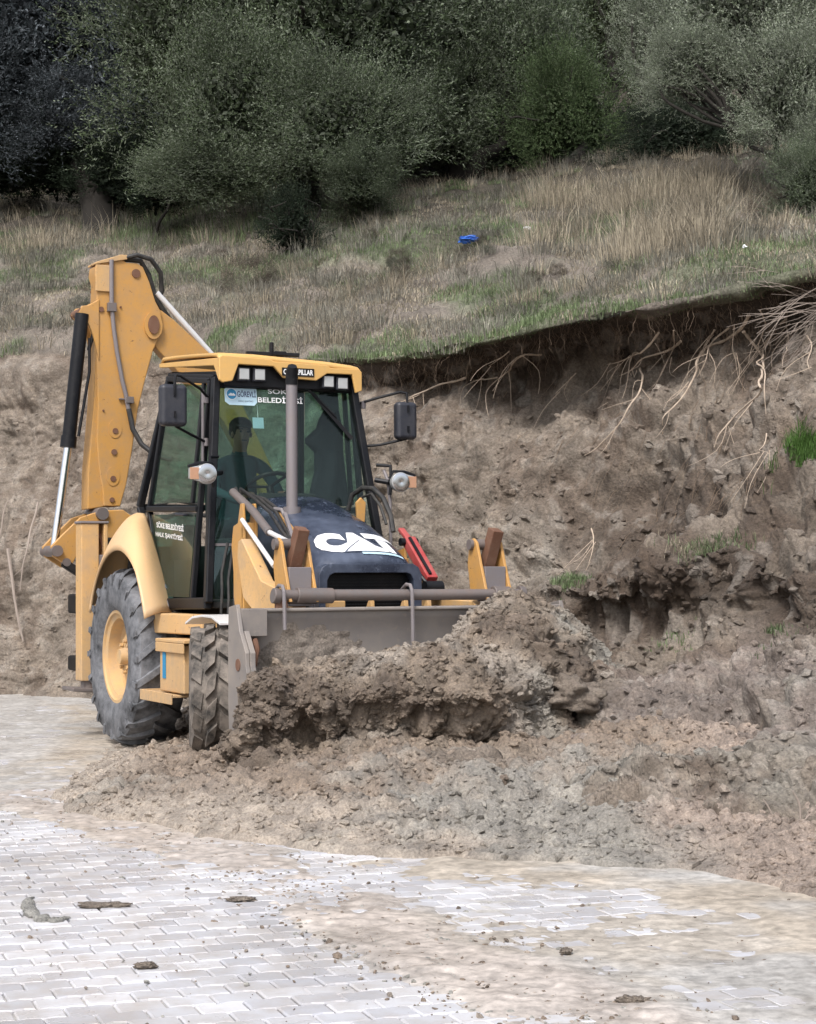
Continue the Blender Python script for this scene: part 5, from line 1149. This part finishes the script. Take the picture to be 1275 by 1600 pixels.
stick([on_bank(64, 785, .08), on_bank(57, 850, .1), on_bank(47, 890, .1), on_bank(36, 928, .08)], .014, 'crooked thin branch on the bank right of the straight grey stick', branches=[[on_bank(57, 850, .1), on_bank(70, 820, .12)], [on_bank(47, 890, .1), on_bank(30, 905, .1)]])
stick([on_bank(2, 850, .08), on_bank(10, 810, .1), on_bank(24, 785, .1), on_bank(30, 795, .1)], .012, 'small bent twig on the bank at the left frame edge')
a1 = on_bank(1250, 1292, .0); stick([a1, a1+[.0, 0, .10], a1+[-.035, 0, .17]], .008, 'forked twig standing in the mud at the right edge', branches=[[a1+[0, 0, .03], a1+[.07, 0, .10]]])
a1 = on_bank(1207, 1275, .0); stick([a1, a1+[-.02, 0, .05], a1+[-.045, 0, .09]], .006, 'short straight twig in the mud left of the forked twig')
mb = MB(); rg = np.random.default_rng(8)
b0 = on_bank(1330, 440, .2)
for k in range(34):
    a_ = rg.random()*1.0; q0 = b0+np.array([.1*rg.standard_normal(), .1*rg.standard_normal(), .1*rg.standard_normal()]); d = np.array([-.75-.3*rg.random(), -.2*rg.random(), .25-1.1*rg.random()])*(.45+.5*rg.random())
    P_ = [q0, q0+d*.5+[0, 0, .05], q0+d]; C_ = curve(P_, 9, .05, k+200); mb.tube([tuple(p) for p in C_], [.0042*(1-.7*i/9) for i in range(9)], 4)
    e_ = C_[5]; mb.tube([tuple(e_), tuple(e_+d*.3+.08*rg.standard_normal(3))], [.0035, .001], 4)
o = mb.build('bare_bush', M['twig']); tag(o, 'bare brown twigs of a bush spilling over the turf edge at the right', 'bush')

# ------------------------------------------------------------------ grass on the slope
area = np.linalg.norm(np.cross(dx, dy).reshape(-1, 3), axis=1)
rg = np.random.default_rng(31)
def blades(base, h, w_, lean, azim):
    n = len(base); dirn = np.stack([np.cos(azim), np.sin(azim), np.zeros(n)], 1); side = np.stack([-np.sin(azim+.9*rg.standard_normal(n)), np.cos(azim), np.zeros(n)], 1)
    side /= np.linalg.norm(side, axis=1, keepdims=True)+1e-6
    p0 = base; p1 = base+np.array([0, 0, 1])*(h*.55)[:, None]+dirn*(h*lean*.22)[:, None]; p2_ = base+np.array([0, 0, 1])*(h*np.sqrt(np.maximum(.1, 1-lean**2*.6)))[:, None]+dirn*(h*lean*.75)[:, None]
    V = np.stack([p0-side*w_[:, None]/2, p0+side*w_[:, None]/2, p1+side*w_[:, None]*.4, p1-side*w_[:, None]*.4, p2_], 1).reshape(-1, 3)
    i = np.arange(n)*5; return V, np.stack([i, i+1, i+2, i+3], 1), np.stack([i+3, i+2, i+4], 1)
def btint(V, a=.32): b = V[::5]; k = 1+a*fbm(b, 1.6, 3, 5)+.10*vn(b, 9, 3); return np.repeat(np.clip(k, .45, 1.7), 5)[:, None]*np.ones(3)
def lawn(name, n, mask, h0, h1, m, label, clump=0, spread=.12, lean=(.1, .9), width=(.005, .010), cat='grass', dens=None):
    idx = np.where(mask)[0]; wgt = area[idx]*(1 if dens is None else np.maximum(dens[idx], .0)); wgt = wgt/wgt.sum()
    if clump:
        nc = n//clump; cidx = rg.choice(idx, nc, p=wgt); b = np.repeat(Q[cidx], clump, 0); off = rg.standard_normal((len(b), 3))*spread*np.array([1, 1, .0]); hs_ = np.repeat(.6+.8*rg.random(nc), clump)
        az = np.arctan2(off[:, 1], off[:, 0])+.4*rg.standard_normal(len(b)); ln_ = np.clip(np.linalg.norm(off, axis=1)/spread*.45+.1, lean[0], lean[1]); b = b+off+[0, 0, -.02]
    else:
        b = Q[rg.choice(idx, n, p=wgt)]+rg.standard_normal((n, 3))*[.03, .03, 0]; hs_ = np.ones(n); az = rg.random(n)*6.28; ln_ = rg.uniform(*lean, n)
    h = rg.uniform(h0, h1, len(b))*hs_; V, q4, t3 = blades(b, h, rg.uniform(*width, len(b)), ln_, az)
    o = np_mesh(name, V, [q4, t3], M[m], None, False, btint(V)); tag(o, label, cat, kind='stuff'); return o
onslope = (t_ > 9.12) & (t_ < 13.6) & (xc > -120) & (xc < 1400)
pn = fbm(P, .55, 4, 50); bare = sst(-.35, .15, fbm(P, 1.3, 3, 52)); gp = sst(.0, .5, nz-.2*nz2)
lawn('dry_grass', 100000, onslope, .02, .09, 'dry', 'short dry straw coloured grass covering the slope above the bank', dens=(.3+sst(-.4, .4, pn))*bare, lean=(.5, 1.15))
lawn('grey_grass', 90000, onslope, .02, .10, 'drygrey', 'grey withered weeds between the dry grass on the slope', dens=(.2+sst(-.3, .5, -pn))*bare, lean=(.5, 1.15))
lawn('grass_tufts', 60000, onslope & (t_ < 13.2), .07, .22, 'drygrey', 'withered rounded tufts of grass dotted over the slope', clump=90, spread=.13, cat='grass tufts')
lawn('straw_tufts', 20000, onslope, .10, .28, 'dry', 'straw coloured tufts of grass on the slope', clump=60, spread=.12, cat='grass tufts')
tall = onslope & (t_ > 10.9) & (t_ < 12.7) & (((xc > 830) & (xc < 1130)) | (xc < 210) & (t_ > 12.0))
lawn('tall_grass', 7000, tall, .22, .62, 'dry', 'tall dry grass stalks standing at the top of the slope below the trees', clump=26, spread=.16, lean=(.08, .55), cat='tall grass', width=(.005, .009), dens=sst(-.2, .4, fbm(P, .5, 2, 33)))
greenm = onslope & ((gp > .25) | ((t_ < 10.12) & (xc > 500) & (nz > -.9)))
lawn('green_grass', 90000, greenm, .03, .11, 'grass', 'low green grass in patches and along the turf edge', dens=.2+gp+2.2*(t_ < 10.12)+1.5*np.exp(-(((xc-960)/110)**2+((t_-10.9)/.35)**2)))
lawn('green_weeds', 9000, onslope & (t_ > 12.2) & (xc > 180) & (xc < 420), .08, .28, 'grass', 'green weeds at the foot of the big olive tree', clump=20, spread=.15, cat='weeds')
def tuft(x, y, n, r, h, m, label, name='grass_tuft', flat=.3, cat='grass tuft'):
    b = on_bank(x, y, 0); off = rg.standard_normal((n, 3))*r*np.array([1, .8, 0]); bb = []
    for o_ in off:
        k = _ii[np.argmin((Q[_ii, 0]-b[0]-o_[0])**2+(Q[_ii, 1]-b[1]-o_[1])**2+.3*(Q[_ii, 2]-b[2])**2)] if n < 900 else None
        bb.append(Q[k] if k is not None else b+o_)
    bb = np.array(bb)-[0, 0, .01]; az = rg.random(n)*6.28; V, q4, t3 = blades(bb+rg.standard_normal((n, 3))*[.015, .015, 0], rg.uniform(h*.4, h, n), rg.uniform(.004, .008, n), rg.uniform(.2, .9, n), az)
    o = np_mesh(name, V, [q4, t3], M[m], None, False, btint(V)); tag(o, label, cat, kind='stuff'); return o
_ii0 = _ii; _ii = _ii[(Q[_ii, 1] < 17)]
M['fresh'] = leafmat('fresh_grass', (.075, .145, .035), (.075, .145, .035), .35)
tuft(1258, 700, 800, .10, .17, 'fresh', 'bright green grass tuft on the bank at the right edge')
tuft(1120, 853, 700, .14, .10, 'grass', 'green grass patch on top of the dark ledge at the right')
tuft(1080, 860, 300, .10, .10, 'dry', 'dry straw mixed in the patch on the dark ledge')
tuft(893, 905, 500, .09, .09, 'grass', 'green grass patch at the left end of the dark ledge')
tuft(1203, 985, 160, .06, .07, 'grass', 'little green tuft alone low on the right slump')
tuft(1050, 990, 200, .11, .06, 'grass', 'sparse green blades beside the heap right of the ledge')
_ii = _ii0

# ------------------------------------------------------------------ trees and bushes
def leaf_quads(P0, dirn, L, W_, rg):
    n = len(P0); r1 = rg.standard_normal((n, 3)); side = np.cross(dirn, r1); side /= np.linalg.norm(side, axis=1, keepdims=True)+1e-9
    mid = P0+dirn*(L*.5)[:, None]; V = np.stack([P0, mid+side*(W_/2)[:, None], P0+dirn*L[:, None], mid-side*(W_/2)[:, None]], 1).reshape(-1, 3)
    return V
def unit(v): return v/(np.linalg.norm(v, axis=-1, keepdims=True)+1e-9)
def crown_mesh(name, seed, R, K, tw, lv, L0, W0, twl, up=.35, core=9000, shape=1.0, crad=.30):
    rg = np.random.default_rng(seed); R = np.array(R)
    d = unit(rg.standard_normal((K, 3))); d[:, 2] = np.where(d[:, 2] < -.75, -d[:, 2], d[:, 2]); rr_ = .50+.48*rg.random(K)**.8
    cc = d*rr_[:, None]*R*(1+.22*vn(d*1.0, 2.1, seed))[:, None]
    cr = crad*R.mean()*(.65+.6*rg.random(K))
    Vs = []
    c_i = np.repeat(np.arange(K), tw); n = len(c_i)
    out = unit(cc/R)[c_i]; st = cc[c_i]+rg.standard_normal((n, 3))*cr[c_i][:, None]*.42
    td = unit(out*.8+rg.standard_normal((n, 3))*.55+np.array([0, 0, up])); tl_ = twl*(.6+.7*rg.random(n))
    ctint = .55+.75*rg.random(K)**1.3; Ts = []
    for k in range(lv):
        f = (k+.5)/lv; bend = np.array([0, 0, .12])*f*f
        p = st+td*(tl_*f)[:, None]+bend*tl_[:, None]; dr = unit(td+.75*unit(rg.standard_normal((n, 3)))); L = L0*(.7+.6*rg.random(n))*(1-.25*f); W_ = W0*(.7+.6*rg.random(n))
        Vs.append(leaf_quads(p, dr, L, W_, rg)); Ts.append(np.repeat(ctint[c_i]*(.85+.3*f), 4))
    pc = unit(rg.standard_normal((core, 3)))*(rg.random(core)**.5*.58)[:, None]*R; Vs.append(leaf_quads(pc, unit(rg.standard_normal((core, 3))), np.full(core, .17), np.full(core, .09), rg)); Ts.append(np.full(core*4, .55)); Ts = np.concatenate(Ts)[:, None]*np.array([1, 1, 1.])  # big dark core leaves added to block light inside the crown
    V = np.vstack(Vs); F = np.arange(len(V)).reshape(-1, 4)
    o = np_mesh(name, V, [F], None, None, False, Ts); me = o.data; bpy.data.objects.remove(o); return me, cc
crowns = {}
def get_crown(kind, m):
    if (kind, m) not in crowns:
        sp = {'a': dict(seed=1, R=(2.2, 2.2, 2.2), K=110, tw=36, lv=12, L0=.085, W0=.024, twl=.46),
              'b': dict(seed=2, R=(2.2, 2.2, 2.2), K=105, tw=38, lv=12, L0=.08, W0=.022, twl=.52, up=.5),
              'far': dict(seed=3, R=(2.6, 2.6, 2.6), K=130, tw=34, lv=10, L0=.08, W0=.026, twl=.5, core=9000),
              'bush': dict(seed=4, R=(1., 1., 1.), K=60, tw=26, lv=9, L0=.06, W0=.02, twl=.26, core=900),
              'twiggy': dict(seed=5, R=(1., 1., .8), K=60, tw=40, lv=6, L0=.10, W0=.008, twl=.30, up=.6, core=0)}[kind]
        base_k = [k for k in crowns if k[0] == kind]
        if base_k: me = crowns[base_k[0]][0].copy(); cc = crowns[base_k[0]][1]; me.materials.clear()
        else: me, cc = crown_mesh('crown', **sp)
        me.materials.append(M[m]); crowns[(kind, m)] = (me, cc, sp['R'][0])
    return crowns[(kind, m)]
def hz(x, y):
    k = np.argmin((Q[:, 0]-x)**2+(Q[:, 1]-y)**2+(t_ < 9.8)*1e3); return Q[k, 2]
def tree(name, label, cat, base, lobes, kind, m, group=None, seed=1, trunk=.16, lean=0):
    b = px(base[0], 300, base[1]); bx_, by_ = b[0], b[1]; z0 = hz(bx_, by_)
    root = empty(name, (bx_, by_, z0)); tag(root, label, cat, group); rgk = np.random.default_rng(seed); mb = MB(); o_ = np.array([bx_, by_, z0])
    for i, (cx_, cy_, D, rx, ry) in enumerate(lobes):
        me, cc, R = get_crown(kind, m); c = px(cx_, cy_, D); o = bpy.data.objects.new('crown', me); COL.objects.link(o); o.parent = root
        s1, s2 = rx*D/FPX/R, ry*D/FPX/R; o.location = tuple(c-o_); o.scale = (s1, min(s1, s2)*1.0, s2); rz = rgk.random()*6.28; o.rotation_euler = (0, 0, rz)
        Rz = np.array(Euler((0, 0, rz)).to_matrix()); Sc = np.array([s1, min(s1, s2), s2])
        if trunk:
            tip = c-o_+np.array([0, 0, -.15*ry*D/FPX]); midp = tip*np.array([.55, .55, .5])+rgk.standard_normal(3)*.12
            if cy_ < 150 or i == 0:
                C_ = curve([np.array([0, 0, -.3]), midp*.55+rgk.standard_normal(3)*.08, midp, tip], 16, .10, seed+i*7); r0_ = trunk*(1 if i == 0 else .7)
                mb.tube([tuple(p) for p in C_], [r0_*(1.25-.95*k/15) for k in range(16)], 9)
            for q in (rgk.choice(len(cc), 14, replace=False) if (cy_ < 150 or i == 0) else []):
                e_ = (cc[q]*Sc*.9)@Rz.T+c-o_; B_ = curve([C_[11], (C_[13]+e_)/2+rgk.standard_normal(3)*.15, e_], 9, .08, int(q)); mb.tube([tuple(p) for p in B_], [trunk*.32*(1-.8*k/9)+.006 for k in range(9)], 5)
    if trunk:
        me_ = MB(); me_.v = mb.v; me_.f = mb.f; bmx = bpy.data.meshes.new('trunk'); bmx.from_pydata(mb.v, [], mb.f); bmx.polygons.foreach_set('use_smooth', [True]*len(bmx.polygons)); link('trunk', bmx, M['log'], root)
    return root
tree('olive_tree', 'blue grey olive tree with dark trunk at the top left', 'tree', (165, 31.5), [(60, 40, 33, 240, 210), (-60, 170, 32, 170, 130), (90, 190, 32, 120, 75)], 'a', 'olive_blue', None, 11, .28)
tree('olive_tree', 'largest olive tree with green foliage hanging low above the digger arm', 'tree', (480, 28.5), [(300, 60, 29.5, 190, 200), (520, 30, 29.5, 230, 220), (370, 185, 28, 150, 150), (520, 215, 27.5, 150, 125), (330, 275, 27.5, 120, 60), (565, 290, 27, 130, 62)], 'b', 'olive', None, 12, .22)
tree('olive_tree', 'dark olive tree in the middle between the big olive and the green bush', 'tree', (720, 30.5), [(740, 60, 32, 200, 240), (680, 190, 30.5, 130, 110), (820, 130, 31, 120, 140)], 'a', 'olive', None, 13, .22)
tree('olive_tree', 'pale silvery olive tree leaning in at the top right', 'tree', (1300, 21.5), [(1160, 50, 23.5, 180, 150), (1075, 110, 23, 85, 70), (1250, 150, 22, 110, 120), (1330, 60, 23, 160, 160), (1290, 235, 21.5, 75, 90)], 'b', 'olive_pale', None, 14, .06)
tree('olive_tree', 'small grey olive foliage low at the right edge above the dry grass', 'tree', (1290, 20.5), [(1280, 300, 20.5, 85, 85)], 'b', 'olive', None, 15, .06)
tree('tall_bush', 'bright green leafy bush at the wood edge right of centre', 'bush', (890, 28.5), [(885, 190, 29, 95, 110)], 'a', 'green_leaf', None, 16, .08)
tree('evergreen_tree', 'narrow olive green evergreen at the top right of centre', 'tree', (955, 33), [(955, 20, 33.5, 62, 190)], 'far', 'conifer', None, 17, .15)
tree('olive_tree', 'grey feathery young olive between the evergreen and the pale tree', 'tree', (1015, 29), [(1020, 60, 29.5, 62, 110)], 'b', 'olive_pale', None, 18, .08)
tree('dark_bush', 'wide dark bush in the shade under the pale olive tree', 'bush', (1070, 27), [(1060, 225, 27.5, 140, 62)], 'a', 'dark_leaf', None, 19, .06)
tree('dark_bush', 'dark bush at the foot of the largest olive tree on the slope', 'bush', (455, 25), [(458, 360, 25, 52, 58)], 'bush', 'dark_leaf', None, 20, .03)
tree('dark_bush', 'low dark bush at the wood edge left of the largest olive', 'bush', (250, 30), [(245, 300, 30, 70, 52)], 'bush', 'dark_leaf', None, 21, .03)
tree('brown_bush', 'brown withered bush on the slope below the dark bush', 'bush', (390, 23), [(385, 432, 23, 66, 38)], 'twiggy', 'brownbush', None, 22, .0)
tree('brown_bush', 'brown round bush in the tall grass at the right', 'bush', (1095, 21.5), [(1092, 352, 21.5, 55, 38)], 'twiggy', 'brownbush', None, 23, .0)
tree('brown_bush', 'brown bush at the right edge below the small olive foliage', 'bush', (1210, 21), [(1205, 330, 21, 50, 40)], 'twiggy', 'brownbush', None, 24, .0)
tree('brown_bush', 'withered low bush on the slope left of the blue bag', 'bush', (600, 24), [(600, 420, 24, 45, 22)], 'twiggy', 'brownbush', None, 25, .0)
tree('green_plant', 'small dark green plant on the slope above the turf edge at the right', 'plant', (1062, 20.8), [(1062, 384, 20.8, 12, 12)], 'bush', 'green_leaf', None, 26, .0)
rgx = random.Random(9)
for i in range(30):
    x_, r_ = rgx.uniform(20, 1230), rgx.uniform(13, 30); u_ = rgx.random(); lo_ = np.interp(x_, [0, 500, 800, 1275], [505, 530, 495, 400])-18; hi_ = np.interp(x_, [0, 600, 1275], [380, 350, 320]); y_ = hi_+(lo_-hi_)*u_
    p_ = on_bank(x_, y_, 0); sg_ = i % 2
    tree('low_scrub', ['brown withered low scrub on the grassy slope', 'grey green low scrub on the grassy slope'][sg_], 'scrub', (x_, p_[1]), [(x_, y_-r_*.25, p_[1], r_, r_*.62)], 'twiggy', ['brownbush', 'sage'][sg_], ['brown low scrub bushes on the slope', 'grey green low scrub bushes on the slope'][sg_], 400+i, .0)
for i, x in enumerate(range(-270, 1560, 150)):
    D = 38+rgx.uniform(0, 7)
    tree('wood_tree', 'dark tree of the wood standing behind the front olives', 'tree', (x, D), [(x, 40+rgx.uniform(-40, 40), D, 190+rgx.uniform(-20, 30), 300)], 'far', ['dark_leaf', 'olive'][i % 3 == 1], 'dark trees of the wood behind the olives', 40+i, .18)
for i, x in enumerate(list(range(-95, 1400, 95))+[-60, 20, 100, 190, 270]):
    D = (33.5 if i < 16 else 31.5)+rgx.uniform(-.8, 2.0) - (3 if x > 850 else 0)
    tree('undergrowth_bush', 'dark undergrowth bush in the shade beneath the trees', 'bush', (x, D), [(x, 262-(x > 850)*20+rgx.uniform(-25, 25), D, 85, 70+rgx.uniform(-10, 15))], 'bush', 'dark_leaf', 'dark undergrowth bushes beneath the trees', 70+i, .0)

# ------------------------------------------------------------------ litter
def crumple(x, y, s, m, label, name, seed, cat):
    V, Fc = clod_mesh(seed, 3, .9); V = V*np.array(s); p = on_bank(x, y, .05)+np.array([0, -.05, .07])
    o = np_mesh(name, V, [Fc], M[m], None, False); o.location = tuple(p); tag(o, label, cat)
crumple(729, 389, (.12, .07, .065), 'bag', 'crumpled blue plastic bag lying on the grassy slope', 'plastic_bag', 61, 'bag')
crumple(823, 371, (.035, .025, .028), 'litter', 'scrap of white litter on the slope right of the blue bag', 'litter', 62, 'litter')
crumple(1160, 408, (.018, .018, .018), 'litter', 'tiny white scrap just above the turf edge at the right', 'litter', 63, 'litter')
